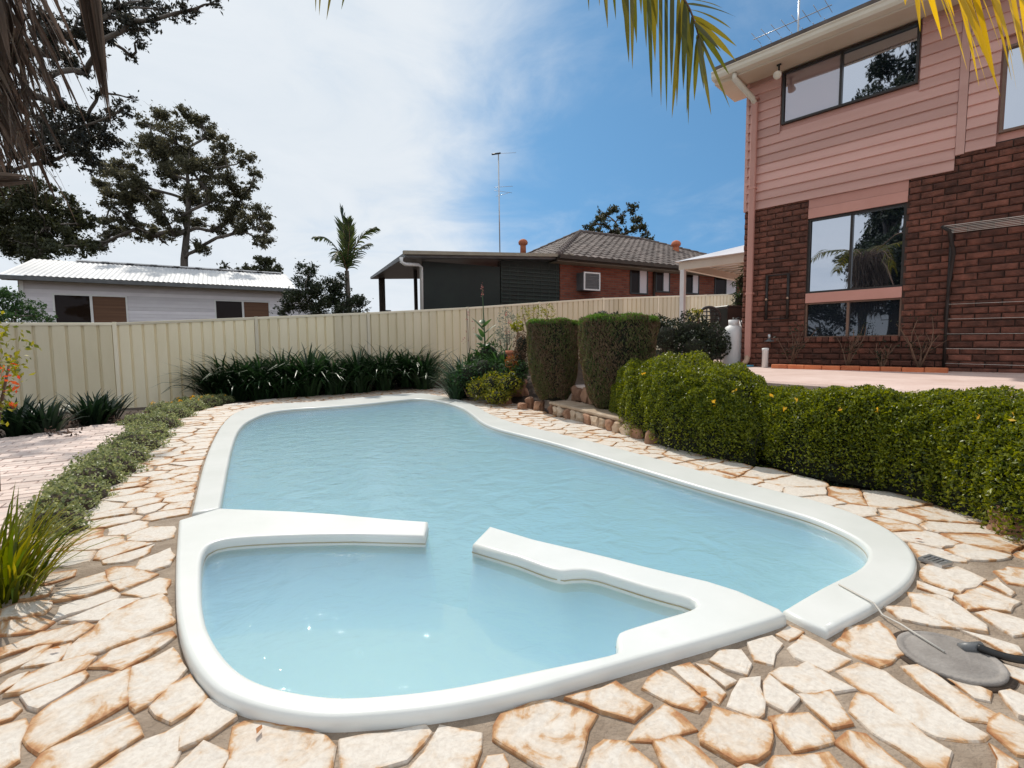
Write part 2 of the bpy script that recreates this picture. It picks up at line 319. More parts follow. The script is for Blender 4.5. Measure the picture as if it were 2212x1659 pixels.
def npmesh(name, V, Fq, smooth=False):
    """fast mesh from arrays of verts (n,3) and faces (m,k)"""
    me = bpy.data.meshes.new(name); V = np.asarray(V, np.float32); Fq = np.asarray(Fq, np.int32); k = Fq.shape[1]
    me.vertices.add(len(V)); me.vertices.foreach_set('co', V.ravel()); me.loops.add(Fq.size); me.loops.foreach_set('vertex_index', Fq.ravel())
    me.polygons.add(len(Fq)); me.polygons.foreach_set('loop_start', np.arange(0, Fq.size, k, dtype=np.int32)); me.polygons.foreach_set('loop_total', np.full(len(Fq), k, np.int32))
    if smooth: me.polygons.foreach_set('use_smooth', np.ones(len(Fq), bool))
    me.update(calc_edges=True); return me
def unit(a): return a/np.maximum(np.linalg.norm(a, axis=1, keepdims=True), 1e-9)
def leaves(name, P, size, aspect=.45, normal=None, nbias=.0, droop=0.0, dirn=None):
    """one small folded leaf (two faces sharing the midrib) at every point of P"""
    P = np.asarray(P, float); n = len(P); s = rng.uniform(size[0], size[1], n)[:, None]
    d = unit(rng.normal(size=(n, 3))); d[:, 2] -= droop
    if nbias > .95: d[:, 2] *= .08
    if dirn is not None: d = d + dirn
    d = unit(d); nn = unit(rng.normal(size=(n, 3)))
    if normal is not None: nn = unit(nn*(1-nbias)+normal*nbias)
    sd = unit(np.cross(d, nn)); nn = np.cross(sd, d)
    w_ = s*aspect*.5
    a = P-d*s*.5; b = P+d*s*.5; m1 = P+sd*w_+nn*w_*.35; m2 = P-sd*w_+nn*w_*.35
    V = np.stack([a, m1, b, m2], 1).reshape(-1, 3); i = np.arange(n)*4
    Fq = np.concatenate([np.stack([i, i+1, i+2], 1), np.stack([i, i+2, i+3], 1)])
    return npmesh(name, V, Fq)
def blob_points(blobs, per, shell=.55):
    """points filling ellipsoids (cx,cy,cz,rx,ry,rz), denser near the skin"""
    out_ = []
    for b in blobs:
        c = np.array(b[:3]); r = np.array(b[3:6]); n = int(per*(r[0]*r[1]*r[2])**(2/3)) if per > 0 else int(-per)
        d = unit(rng.normal(size=(n, 3))); q = rng.uniform(shell, 1, n)[:, None]**.7
        d = d*(1+.18*np.sin(d[:, :1]*7+c[0]*3)*np.cos(d[:, 1:2]*6+c[2]*5)); out_.append(c+d*q*r)
    return np.concatenate(out_)
def blades(name, items, segs=5, fold=.25):
    """strap leaves: (base, azimuth, length, width, rise angle, bend) as tapering folded ribbons"""
    V, Fq = [], []
    prof = np.array([.55, .95, 1.0, .9, .62, .05]) if segs == 5 else np.interp(np.linspace(0, 1, segs+1), [0, .2, .5, .8, 1], [.5, .95, 1, .75, .04])
    for base, az, L, wd, el, bend in items:
        p = np.array(base, float); o = len(V); h = np.array([math.cos(az), math.sin(az), 0]); sd = np.array([-h[1], h[0], 0]); st = L/segs; e = el
        for i in range(segs+1):
            w_ = wd*.5*prof[i]; up = -h*math.sin(e)+np.array([0, 0, math.cos(e)])
            V += [p-sd*w_+up*w_*fold, p, p+sd*w_+up*w_*fold]
            p = p+(h*math.cos(e)+np.array([0, 0, math.sin(e)]))*st; e -= bend/segs*(0.5+i/segs)
        for i in range(segs):
            a = o+i*3; Fq += [(a, a+1, a+4, a+3), (a+1, a+2, a+5, a+4)]
    return npmesh(name, V, Fq, True)
def chaikin(pts, it=2, closed=True):
    for _ in range(it):
        n = len(pts); q = []
        for i in range(n if closed else n-1):
            a, b = pts[i], pts[(i+1) % n]; q += [a*.75+b*.25, a*.25+b*.75]
        pts = q if closed else [pts[0]]+q+[pts[-1]]
    return pts
def area2(p): return sum(p[i][0]*p[(i+1) % len(p)][1]-p[(i+1) % len(p)][0]*p[i][1] for i in range(len(p)))/2
def offset_loop(p, d):
    """move a ccw loop outwards by d"""
    n = len(p); q = []
    for i in range(n):
        a, b, c = p[i-1], p[i], p[(i+1) % n]; e1 = (b-a).normalized(); e2 = (c-b).normalized()
        nn = Vector((e1.y+e2.y, -e1.x-e2.x)); L = nn.length
        nn = nn/L if L > 1e-6 else Vector((e1.y, -e1.x)); q.append(b+nn*d)
    return q
def inside(p, poly):
    x, y = p[0], p[1]; r = False; n = len(poly); j = n-1
    for i in range(n):
        xi, yi = poly[i][0], poly[i][1]; xj, yj = poly[j][0], poly[j][1]
        if (yi > y) != (yj > y) and x < (xj-xi)*(y-yi)/(yj-yi)+xi: r = not r
        j = i
    return r
def slab(name, loop, prof, fill_top=True, fill_bot=False, smooth=True):
    """loop (ccw, 2D) swept through (offset, z) rings from the top down"""
    if area2(loop) < 0: loop = loop[::-1]
    bm = bmesh.new(); rings = []
    for off, z in prof: rings.append([bm.verts.new((q.x, q.y, z)) for q in (offset_loop(loop, off) if off else loop)])
    for a, b in zip(rings[:-1], rings[1:]):
        for i in range(len(a)): bm.faces.new((a[i], b[i], b[(i+1) % len(a)], a[(i+1) % len(a)]))
    if fill_top: fill_loop_existing(bm, rings[0])
    if fill_bot: fill_loop_existing(bm, rings[-1])
    me = bmesh_done(bm, name, smooth)
    if smooth: me.polygons.foreach_set('use_smooth', [abs(p.normal.z) < .9995 for p in me.polygons])
    return me
def fill_loop_existing(bm, vs, up=True):
    for t in tessellate_polygon([[v.co for v in vs]]):
        try: bm.faces.new([vs[i] for i in t])
        except ValueError: pass
def px2(pts, z): return [Vector(G(x, y, z)[:2]) for x, y in pts]
def autosmooth(o, ang=40):
    o.data.polygons.foreach_set('use_smooth', [True]*len(o.data.polygons))
    try: o.data.set_sharp_from_angle(angle=math.radians(ang))
    except Exception: pass
# ================================================================== THE SETTING
# fence line first: the lie of the land follows it
FPX = [(-170, 703), (247, 697), (553, 685), (795, 675), (1010, 664), (1165, 653), (1303, 644), (1421, 640), (1524, 637), (1612, 634)]
FP = [PY(x, y, 1.085*(9.22+1.205*(i-1))) for i, (x, y) in enumerate(FPX)]
FP[0] = FP[1]+(FP[1]-FP[2])*1.15; FP[0].z = FP[1].z-.05
FP.insert(0, FP[0]+(FP[0]-FP[1]))
FH = 1.93
fdir = Vector(((FP[6]-FP[1]).x, (FP[6]-FP[1]).y)).normalized(); fnor = Vector((fdir.y, -fdir.x))   # fnor points at the camera side
FS = [(Vector(p[:2])-Vector(FP[0][:2])).dot(fdir) for p in FP]; FZ = [p.z-FH for p in FP]
def fence_base(x, y): return float(np.interp((Vector((x, y))-Vector(FP[0][:2])).dot(fdir), FS, FZ))
def fence_dist(x, y):
    q = Vector((x, y)); s = (q-Vector(FP[0][:2])).dot(fdir)
    fx = np.interp(s, FS, [p.x for p in FP]); fy = np.interp(s, FS, [p.y for p in FP])
    return (q-Vector((fx, fy))).dot(fnor)
TERR_Z = .715
terr_loop = [Vector(p) for p in ((3.7, .2), (3.45, 2.6), (3.25, 3.9), (2.55, 5.1), (2.2, 6.6), (1.95, 8.4), (2.0, 10.2), (2.3, 12.2), (3.2, 14.6), (7.4, 17.2), (13, 18), (14, 6), (9, -1))]
# ---- pool outlines (coping)
OUT_MAIN = [(414, 1108), (433, 1024), (445, 985), (460, 950), (480, 914), (506, 890), (560, 875), (622, 870), (690, 867), (755, 860), (855, 851), (905, 848), (955, 855), (1005, 866), (1032, 878), (1055, 892), (1085, 905), (1122, 916), (1200, 934), (1300, 958), (1400, 985), (1500, 1012), (1589, 1037), (1689, 1062), (1789, 1087), (1889, 1124), (1949, 1159), (1980, 1197), (1982, 1229), (1959, 1264), (1889, 1309), (1829, 1339), (1785, 1363)]
IN_MAIN = [(475, 1097), (490, 1017), (500, 967), (513, 930), (533, 909), (580, 889), (640, 882), (700, 879), (789, 872), (870, 863), (905, 860), (955, 866), (1000, 880), (1022, 896), (1042, 913), (1075, 926), (1120, 937), (1200, 957), (1300, 987), (1400, 1017), (1500, 1047), (1589, 1072), (1689, 1099), (1764, 1121), (1839, 1154), (1872, 1179), (1878, 1199), (1859, 1227), (1789, 1259), (1740, 1286), (1690, 1316)]
DIV_R_BACK = [(1687, 1314), (1568, 1262), (1418, 1228), (1286, 1194), (1155, 1164), (1058, 1136)]
IN_SPA = [(1020, 1174), (1118, 1202), (1208, 1235), (1238, 1230), (1279, 1230), (1343, 1250), (1418, 1273), (1506, 1295), (1504, 1312), (1420, 1336), (1343, 1359), (1331, 1367), (1331, 1397), (1346, 1406), (1155, 1445), (970, 1484), (804, 1501), (704, 1503), (579, 1480), (512, 1447), (466, 1393), (439, 1334), (433, 1259), (435, 1193), (458, 1170), (512, 1161), (637, 1155), (762, 1153), (918, 1157)]
DIV_L_BACK = [(925, 1126), (845, 1120), (679, 1105), (475, 1097)]
OUT_SPA = [(386, 1123), (380, 1190), (378, 1259), (381, 1330), (392, 1385), (415, 1436), (445, 1472), (480, 1500), (556, 1527), (630, 1542), (704, 1550), (804, 1545), (929, 1533), (1054, 1512), (1175, 1482), (1343, 1432), (1530, 1380), (1640, 1347), (1699, 1327)]
ZM, ZS, ZW = .034, .048, -.018
om, im_ = px2(OUT_MAIN, ZM), px2(IN_MAIN, ZM)
os_, isp = px2(OUT_SPA, ZS), px2(IN_SPA, ZS); drb, dlb = px2(DIV_R_BACK, ZS), px2(DIV_L_BACK, ZS)
def dens_(l, closed=False):
    q = []
    for i in range(len(l)-1):
        a, b = l[i], l[i+1]; k = max(1, int((b-a).length/.12)); q += [a+(b-a)*(j/k) for j in range(k)]
    return q+[l[-1]]
main_loop = chaikin(om, 2, False)+chaikin(im_, 2, False)[::-1]
inner_loop = chaikin(im_, 2, False)+chaikin(drb[:-1], 1, False)+[drb[-1]]+[isp[0]]+chaikin(isp[1:-1], 2, False)+[isp[-1]]+[dlb[0]]+chaikin(dlb[1:], 1, False)[:-1]
spa_loop = chaikin(os_, 2, False)+chaikin(drb[:-1], 1, False)+[drb[-1]]+[isp[0]]+chaikin(isp[1:-1], 2, False)+[isp[-1]]+[dlb[0]]+chaikin(dlb[1:], 1, False)
pool_out = chaikin(om, 2, False)+[os_[-1]]+chaikin(os_, 2, False)[::-1]
def thin(l, d=.02):
    q = [l[0]]
    for p in l[1:]:
        if (p-q[-1]).length > d: q.append(p)
    if (q[0]-q[-1]).length < d: q.pop()
    return q
main_loop, inner_loop, spa_loop, pool_out = thin(main_loop), thin(inner_loop), thin(spa_loop), thin(pool_out)
for l in (main_loop, inner_loop, spa_loop, pool_out):
    if area2(l) < 0: l.reverse()
PO = np.array([p[:] for p in pool_out])
def pool_near(x, y):
    """distance to the outer pool edge and the nearest edge point (polyline)"""
    a = PO; b = np.roll(PO, -1, 0); ab = b-a; q = np.array((x, y)); t = np.clip(((q-a)*ab).sum(1)/np.maximum((ab*ab).sum(1), 1e-12), 0, 1)
    c = a+ab*t[:, None]; d = np.hypot(*(c-q).T); i = d.argmin(); return d[i], c[i]
# ---- ground: one sheet reaching the horizon
def ground_h(x, y):
    d = fence_dist(x, y); bz = fence_base(x, y)
    if d < 0: h = bz
    else: k = max(0.0, 1-d/.95); h = -.035+(bz+.035)*k*k*(3-2*k)
    h += .5*max(0, 1-((x-.45)**2+(y-10.4)**2)/1.7)**2
    if x > 2.3 and d > 0: h = min(h, .66) if inside((x, y), terr_loop) else h
    return h
xs = np.unique(np.concatenate([[-2500, -700, -200, -80, -40], np.arange(-24, 24, .3), [40, 80, 200, 700, 2500]]))
ys = np.unique(np.concatenate([[-2500, -500, -120, -40, -15], np.arange(-6, 26, .3), [40, 70, 120, 300, 900, 2500]]))
V = []
for y in ys:
    for x in xs:
        h = ground_h(x, y) if abs(x) < 60 and abs(y) < 60 else (.8 if y > 0 else -.04)
        if -7 < x < 4 and 0 < y < 12.5:
            if inside((x, y), pool_out) or pool_near(x, y)[0] < .36: h = -1.7
        V.append((x, y, h))
nx = len(xs); Fq = [(j*nx+i, j*nx+i+1, (j+1)*nx+i+1, (j+1)*nx+i) for j in range(len(ys)-1) for i in range(nx-1)]
tag(link('ground', npmesh('ground', V, Fq, True), 'soil'), 'dark garden soil around the pool paving', None, None, 'structure')
# ---- terrace beside the brick house
tl = chaikin(terr_loop, 2)
tag(link('terrace', slab('terrace', tl, [(-.02, TERR_Z), (0, TERR_Z-.02), (0, -.2)], smooth=False), 'terrace'), None, None, None, 'structure')
# ---- pool
pool = empty('swimming_pool', (0, 0, 0), 0, 'long white fibreglass pool with a spa end divided off by two white spurs', 'pool')
link('coping', slab('coping', main_loop, [(-.022, ZM), (-.011, ZM-.002), (-.004, ZM-.008), (0, ZM-.020), (0, -.08)]), 'gelcoat', pool)
so = link('spa_shell', slab('spa_shell', spa_loop, [(-.020, ZS), (-.010, ZS-.002), (-.004, ZS-.008), (0, ZS-.022), (0, -.3)]), 'gelcoat', pool)
link('basin', slab('basin', inner_loop, [(.004, .008), (.0, -.06), (-.05, -.45), (-.10, -.85), (-.2, -1.1)], fill_top=False, fill_bot=True), 'shell_deep', pool)
MT['scum'] = vary('waterline_mark', (.42, .34, .20), (.55, .48, .34), 3, .6)
link('waterline_mark', slab('waterline_mark', thin(inner_loop, .03), [(-.003, .003), (-.003, -.003)], fill_top=False), 'scum', pool)
sp_in = thin(isp[:1]+chaikin(isp[1:-1], 2, False)+isp[-1:]+[])
link('spa_floor', slab('spa_floor', sp_in, [(.02, -.34), (.02, -1.0)], smooth=False), 'spa_gel', pool)
wl = inner_loop
tag(link('water', slab('water', wl, [(.02, ZW), (.02, -1.16)], fill_bot=True, smooth=False), 'water'), 'milky pale blue pool water', None, None, 'structure')
# ---- crazy paving: mortar bed and stones
PAVE_PX = [(0, 1310), (80, 1235), (165, 1160), (235, 1085), (300, 1005), (350, 960), (400, 922), (450, 893), (505, 876), (600, 864), (690, 858), (800, 850), (905, 839), (960, 845), (1010, 855), (1100, 880), (1180, 905), (1330, 940), (1500, 990), (1700, 1045), (1900, 1085), (2100, 1150), (2212, 1195)]
pave_out = px2(PAVE_PX, 0)+[Vector(p) for p in ((2.95, 1.9), (3.3, .4), (-2.7, .4), (-2.45, 1.6))]
hole = thin(offset_loop(pool_out, -.07))
bm = bmesh.new(); es = []
for l in (pave_out, hole):
    vs = [bm.verts.new((p.x, p.y, 0)) for p in l]; es += [bm.edges.new((vs[i], vs[(i+1) % len(vs)])) for i in range(len(vs))]
bmesh.ops.triangle_fill(bm, edges=es, use_beauty=True)
for fc in bm.faces:
    if fc.normal.z < 0: fc.normal_flip()
pm = bpy.data.meshes.new('paving'); bm.to_mesh(pm); bm.free()
paving = tag(link('paving', pm, 'mortar'), 'crazy paving of pale rust-edged stones set in sandy mortar round the pool', None, None, 'structure')
Z8 = (.3749, 0, 1036.5); Z1 = (.4166, 345.6, 967.7); Z2 = (.3749, 967.7, 1036.8); Z7 = (.49995, 1589.3, 829.2)
TR = [
 (Z8, [(615,510),(650,495),(780,490),(905,530),(690,620),(650,590)]), (Z8, [(700,640),(915,550),(972,560),(955,640),(830,662)]),
 (Z8, [(790,500),(810,455),(980,385),(1000,430),(970,480),(870,515)]), (Z8, [(300,795),(350,720),(650,620),(680,645),(665,665),(600,690)]),
 (Z8, [(340,805),(670,675),(800,670),(720,740),(580,790),(480,795)]), (Z8, [(365,1035),(400,960),(640,760),(780,690),(930,650),(975,730),(1000,800),(985,815),(780,900),(550,980)]),
 (Z8, [(520,1060),(640,975),(820,910),(985,865),(1000,885),(940,930),(830,1000),(700,1080)]), (Z8, [(130,1055),(260,970),(400,930),(395,960),(330,1030)]),
 (Z8, [(0,960),(230,870),(480,810),(540,830),(420,905),(220,930),(0,1000)]), (Z8, [(0,1050),(210,950),(300,930),(200,1010),(0,1100)]),
 (Z8, [(40,1215),(170,1110),(330,1045),(500,1000),(540,1010),(480,1075),(160,1200)]), (Z8, [(130,1225),(290,1160),(480,1090),(490,1110),(460,1150),(220,1300),(180,1280)]),
 (Z8, [(150,1460),(200,1350),(300,1270),(480,1170),(745,1065),(740,1260),(560,1360),(230,1550)]), (Z8, [(765,1280),(755,1180),(775,1065),(990,960),(1060,1080),(1000,1150),(860,1265),(785,1305)]),
 (Z8, [(875,1290),(1000,1170),(1090,1115),(1180,1240),(1160,1270),(990,1370),(910,1330)]), (Z8, [(1045,1525),(1090,1370),(1195,1250),(1340,1310),(1350,1350),(1200,1450)]),
 (Z8, [(160,1659),(240,1545),(740,1320),(820,1450),(620,1570),(440,1690),(180,1740)]), (Z8, [(0,1400),(130,1360),(140,1400),(90,1600),(0,1659),(-120,1600)]),
 (Z8, [(520,1670),(680,1560),(1075,1365),(1070,1440),(1010,1590),(960,1690),(540,1760)]), (Z8, [(1000,1659),(1170,1490),(1300,1560),(1290,1590),(1240,1700),(1020,1730)]),
 (Z1, [(310,1640),(355,1560),(380,1420),(430,1395),(720,1425),(860,1480),(905,1530),(880,1680),(600,1760),(330,1740)]), (Z1, [(945,1670),(930,1500),(1050,1475),(1180,1460),(1380,1415),(1405,1450),(1370,1500),(1280,1595),(1080,1655)]),
 (Z1, [(1265,1670),(1370,1560),(1410,1500),(1450,1415),(1665,1460),(1660,1540),(1610,1690),(1400,1740)]), (Z1, [(1660,1659),(1700,1580),(1780,1565),(1800,1620),(1790,1690),(1690,1720)]),
 (Z8, [(0,1300),(60,1270),(100,1310),(60,1350),(0,1370),(-90,1350)]), (Z8, [(0,1180),(60,1130),(120,1105),(150,1095),(90,1150),(0,1200)]),
 (Z8, [(90,705),(290,685),(250,755),(100,775),(0,780),(0,745)]), (Z8, [(100,680),(180,610),(300,600),(270,650),(170,672)]), (Z8, [(200,570),(260,530),(430,505),(420,540),(260,590)]),
 (Z8, [(290,690),(350,625),(470,565),(600,525),(640,600),(500,650)]), (Z8, [(0,875),(0,800),(180,775),(300,805),(240,850)]),
 (Z2, [(270,1395),(300,1335),(590,1245),(860,1330),(735,1640),(640,1690),(480,1600),(330,1510),(265,1470)]), (Z2, [(670,1240),(970,1145),(1175,1275),(1070,1365),(880,1310)]),
 (Z2, [(1030,1475),(1180,1335),(1250,1270),(1440,1415),(1180,1478)]), (Z2, [(1120,1180),(1220,1070),(1300,1110),(1490,1255),(1440,1310),(1300,1270)]),
 (Z2, [(1290,1060),(1390,1035),(1600,1210),(1560,1265),(1450,1200)]), (Z2, [(1430,1045),(1500,1055),(1660,1140),(1600,1175)]), (Z2, [(1510,1020),(1570,965),(1690,965),(1745,1040),(1720,1100),(1600,1065)]),
 (Z2, [(1730,920),(1870,880),(1925,925),(1870,1045),(1770,1020)]), (Z2, [(1890,870),(1970,820),(2050,855),(1960,905)]), (Z2, [(1610,1290),(1690,1130),(1800,1120),(1815,1330),(1780,1355)]),
 (Z2, [(1825,1150),(1850,1105),(2020,1240),(1950,1320),(1830,1260)]), (Z2, [(1450,1450),(1530,1290),(1860,1385),(1850,1540),(1670,1610),(1460,1490)]), (Z2, [(1850,1345),(2080,1320),(2212,1440),(2230,1480),(1990,1545)]),
 (Z2, [(790,1670),(840,1520),(900,1475),(1030,1485),(1200,1620),(1240,1740),(800,1760)]), (Z2, [(1185,1490),(1330,1460),(1550,1640),(1600,1740),(1300,1740)]), (Z2, [(1840,1620),(1880,1570),(2200,1550),(2300,1659),(2200,1740),(1850,1740)]),
 (Z2, [(1640,1670),(1720,1605),(1800,1640),(1820,1730),(1660,1740)]),
 (Z7, [(230,1130),(290,1070),(500,1175),(400,1225),(260,1165)]), (Z7, [(150,1235),(310,1185),(515,1300),(290,1318)]), (Z7, [(270,1330),(410,1310),(500,1450),(420,1470)]),
 (Z7, [(420,1110),(480,1040),(620,1010),(690,1090),(745,1150),(620,1205),(520,1160)]), (Z7, [(440,1225),(530,1195),(640,1230),(1090,1500),(1070,1515),(870,1505),(640,1370)]),
 (Z7, [(500,1400),(530,1320),(580,1330),(930,1570),(900,1659),(830,1640),(600,1490)]), (Z7, [(430,1530),(490,1485),(560,1500),(770,1670),(710,1720),(640,1700)]),
 (Z7, [(720,1205),(790,1195),(1130,1410),(1090,1440),(980,1430)]), (Z7, [(800,1180),(900,1215),(1100,1315),(1090,1350),(1040,1340)]), (Z7, [(980,1055),(1220,1120),(1235,1150),(1190,1165),(1090,1100)]),
 (Z7, [(640,950),(760,960),(970,1045),(850,1030),(720,1005)]), (Z7, [(745,890),(900,900),(1080,1030),(1085,1060),(960,1045),(770,950)]), (Z7, [(950,910),(1060,865),(1230,930),(1180,970),(1000,965)]),
 (Z7, [(1040,980),(1100,970),(1244,1010),(1300,1060),(1200,1075)]), (Z7, [(800,800),(830,770),(960,780),(1080,835),(970,895),(820,840)]), (Z7, [(785,842),(940,895),(930,915),(790,870)]),
 (Z7, [(1120,800),(1180,780),(1300,790),(1300,870),(1180,850)]), (Z7, [(1075,852),(1130,830),(1200,890),(1190,905)]), (Z7, [(1150,1320),(1190,1310),(1300,1360),(1300,1440),(1230,1420)]),
 (Z7, [(1100,1480),(1145,1410),(1300,1490),(1300,1590),(1220,1580)]), (Z7, [(1100,1540),(1210,1620),(1200,1720),(1150,1720)]), (Z7, [(1160,1195),(1244,1215),(1300,1260),(1300,1300),(1170,1240)]),
]
lid_c = G(2052, 1412, .02)
stones = []
for (k, ox, oy), pts in TR: stones.append([Vector(G(ox+k*x, oy+k*y, .018)[:2]) for x, y in pts])
for s in stones:
    if area2(s) < 0: s.reverse()
for k in range(len(stones)):
    if TR[k][0] is Z8 and k not in (16, 18): stones[k] = offset_loop(stones[k], .011)
    elif TR[k][0] is Z7: stones[k] = offset_loop(stones[k], .008)
    else: stones[k] = offset_loop(stones[k], .006)
# gaps elsewhere: cells between scattered seeds, kept clear of the traced stones and the pool
dummy = []
for s in stones:
    ins = offset_loop(s, -.035)
    for i in range(len(ins)):
        a, b = ins[i], ins[(i+1) % len(ins)]; k = max(1, int((b-a).length/.05)); dummy += [a+(b-a)*(j/k) for j in range(k)]
dummy += [Vector((lid_c.x+.14*math.cos(a), lid_c.y+.14*math.sin(a))) for a in np.linspace(0, 6.28, 26)]
seeds = []; cand = 0
xs0 = [p.x for p in pave_out]; ys0 = [p.y for p in pave_out]
DA = np.array([d[:] for d in dummy])
prs = random.Random(11)
while cand < 45000:
    cand += 1; q = Vector((prs.uniform(min(xs0), max(xs0)), prs.uniform(min(ys0), max(ys0))))
    if not inside(q, pave_out) or inside(q, pool_out): continue
    if pool_near(*q)[0] < .09 or np.hypot(*(DA-np.array(q[:])).T).min() < .095: continue
    sp = .20 if q.y < 2.0 else .165
    if any((q-s).length < sp*prs.uniform(.8, 1.3) for s in seeds): continue
    seeds.append(q)
def clip(poly, n, c):
    r = []
    for i in range(len(poly)):
        a, b = poly[i], poly[(i+1) % len(poly)]; da, db = a.dot(n)-c, b.dot(n)-c
        if da <= 0: r.append(a)
        if da*db < 0: r.append(a+(b-a)*(da/(da-db)))
    return r
alls = seeds+dummy; AA = np.array([a[:] for a in alls])
for i, q in enumerate(seeds):
    cell = [q+Vector((math.cos(t), math.sin(t)))*.34 for t in np.linspace(0, 6.283, 9)[:-1]]
    d = np.hypot(*(AA-np.array(q[:])).T)
    for j in np.argsort(d)[1:60]:
        if d[j] > .75: break
        o = alls[j]; nn = (o-q).normalized(); gap = prs.uniform(.001, .005) if q.y > 3.5 else prs.uniform(.001, .006)
        cell = clip(cell, nn, nn.dot((q+o)/2)-gap)
        if len(cell) < 3: break
    if len(cell) < 3: continue
    for _ in range(2):
        worst = None
        for c in cell:
            dd, cp = pool_near(*c); ins_ = inside(c, pool_out)
            if ins_ or dd < .012:
                pen = dd if ins_ else -dd
                if worst is None or pen > worst[0]: worst = (pen, Vector(cp))
        dd, cp = pool_near(*q); cp = Vector(cp); nn = (cp-q).normalized(); cell = clip(cell, nn, nn.dot(cp)-.018)
        if len(cell) < 3: break
    if len(cell) < 3: continue
    e = [(cell[k]-cell[k-1]).length for k in range(len(cell))]
    cell = [c for k, c in enumerate(cell) if (c-cell[k-1]).length > .03]
    if len(cell) < 3 or abs(area2(cell)) < .0028: continue
    if any(inside(c, pool_out) for c in cell): continue
    if area2(cell) < 0: cell.reverse()
    stones.append(cell)
def stone_mesh(poly, k):
    """slab with worn, slightly uneven outline and an inner ring carrying the rust-edge attribute"""
    r = random.Random(k); pts = []
    n = len(poly)
    for i in range(n):
        a, b = poly[i], poly[(i+1) % n]; L = (b-a).length; m = max(1, min(6, int(L/.055)))
        for j in range(m):
            p = a+(b-a)*(j/m)
            if j: nv = Vector((-(b-a).y, (b-a).x)).normalized(); p = p+nv*r.uniform(-.010, .011)
            else:
                pr = poly[i-1]; p = p+((pr+b)/2-p)*r.uniform(.0, .035)
            pts.append(p)
    c = sum(pts, Vector((0, 0)))/len(pts); n = len(pts); h = r.uniform(.006, .0125); tx, ty = r.uniform(-.02, .02), r.uniform(-.02, .02)
    V, att = [], []
    for sc_, z, ed in ((1, -.02, 1), (1, h-.005, 1), (.97, h, 1), (.80, h+.001, .35), (.45, h, 0)):
        for p in pts:
            q = c+(p-c)*sc_; dz = tx*(q.x-c.x)+ty*(q.y-c.y); V.append((q.x-c.x, q.y-c.y, z+(dz+r.uniform(-.0012, .0012) if z > 0 else 0))); att.append(ed)
    V.append((0, 0, h)); att.append(0)
    Fc = []
    for l in range(4):
        for i in range(n): Fc.append((l*n+i, l*n+(i+1) % n, (l+1)*n+(i+1) % n, (l+1)*n+i))
    for i in range(n): Fc.append((4*n+i, 4*n+(i+1) % n, 5*n))
    me = pydata('stone', V, Fc); a = me.attributes.new('edge', 'FLOAT', 'POINT'); a.data.foreach_set('value', att)
    return me, c
def shown(s):
    c = sum(s, Vector((0, 0)))/len(s); return abs(area2(s))/max(c.y, .3)**3
vis = [s for s in stones if (lambda c: c.y > .9 and abs(c.x)/c.y < 1.35)(sum(s, Vector((0, 0)))/len(s))]
rest = [s for s in stones if s not in vis]
vis.sort(key=shown, reverse=True); rest += vis[300:]; vis = vis[:300]
for k, s in enumerate(vis):
    me, c = stone_mesh(s, k); link('paving_stone', me, 'stone', paving, (c.x, c.y, 0))
if rest:
    VV, FF, AT = [], [], []
    for k, s in enumerate(rest):
        me, c = stone_mesh(s, 1000+k); o = len(VV); VV += [(v.co.x+c.x, v.co.y+c.y, v.co.z) for v in me.vertices]; FF += [tuple(i+o for i in p.vertices) for p in me.polygons]
        AT += [a.value for a in me.attributes['edge'].data]; bpy.data.meshes.remove(me)
    me = pydata('outer_stones', VV, FF); a = me.attributes.new('edge', 'FLOAT', 'POINT'); a.data.foreach_set('value', AT)
    tag(link('outer_stones', me, 'stone', paving), kind='stuff')
print('stones', len(vis), len(rest))
# ---- brick path on the left
PATH_PX = [(-420, 985), (0, 950), (130, 933), (262, 914), (285, 930), (232, 985), (170, 1040), (100, 1100), (0, 1180), (-420, 1320)]
path_loop = px2(PATH_PX, -.01)
path = tag(link('brick_path', slab('brick_path', path_loop, [(0, -.012), (0, -.06)], smooth=False), 'path_sand'), 'sunlit path of pale pink bricks beside the cream fence', None, None, 'structure')
bms = []
for k in range(4):
    me = boxme('path_brick', (-.113, .113, -.055, .055, -.05, .006), .006); bms.append(me)
bc = []
pv = Vector((-fdir.y, fdir.x)); p0_ = path_loop[2]
for r_ in range(-70, 70):
    for c_ in range(-40, 40):
        q = p0_+fdir*((c_+.5*(r_ % 2))*.234)+pv*(r_*.1175)
        if inside(q, offset_loop(path_loop, .04) if area2(path_loop) > 0 else offset_loop(path_loop[::-1], .04)) and q.y > 2.4 and q.x/q.y > -1.22: bc.append(q)
bc.sort(key=lambda q: -q.x/q.y)
bc.sort(key=lambda q: q.y)
ang = math.atan2(fdir.y, fdir.x)
bi = [q for q in bc if q.x/q.y > -1.08][:300]
for k, q in enumerate(bi):
    o = link('brick', bms[k % 4], 'path_brick', path, (q.x, q.y, random.uniform(-.004, .003))); o.rotation_euler = (random.uniform(-.012, .012), random.uniform(-.012, .012), ang+random.uniform(-.012, .012))
br = [q for q in bc if q not in bi]
if br:
    bm = bmesh.new()
    for q in br:
        vs = box(bm, -.113, .113, -.055, .055, -.05, .006); bmesh.ops.transform(bm, matrix=Matrix.Translation((q.x, q.y, random.uniform(-.004, .003))) @ Matrix.Rotation(ang, 4, 'Z'), verts=vs)
    tag(link('outer_bricks', bmesh_done(bm, 'outer_bricks'), 'path_brick', path), kind='stuff')
print('path bricks', len(bi), len(br))
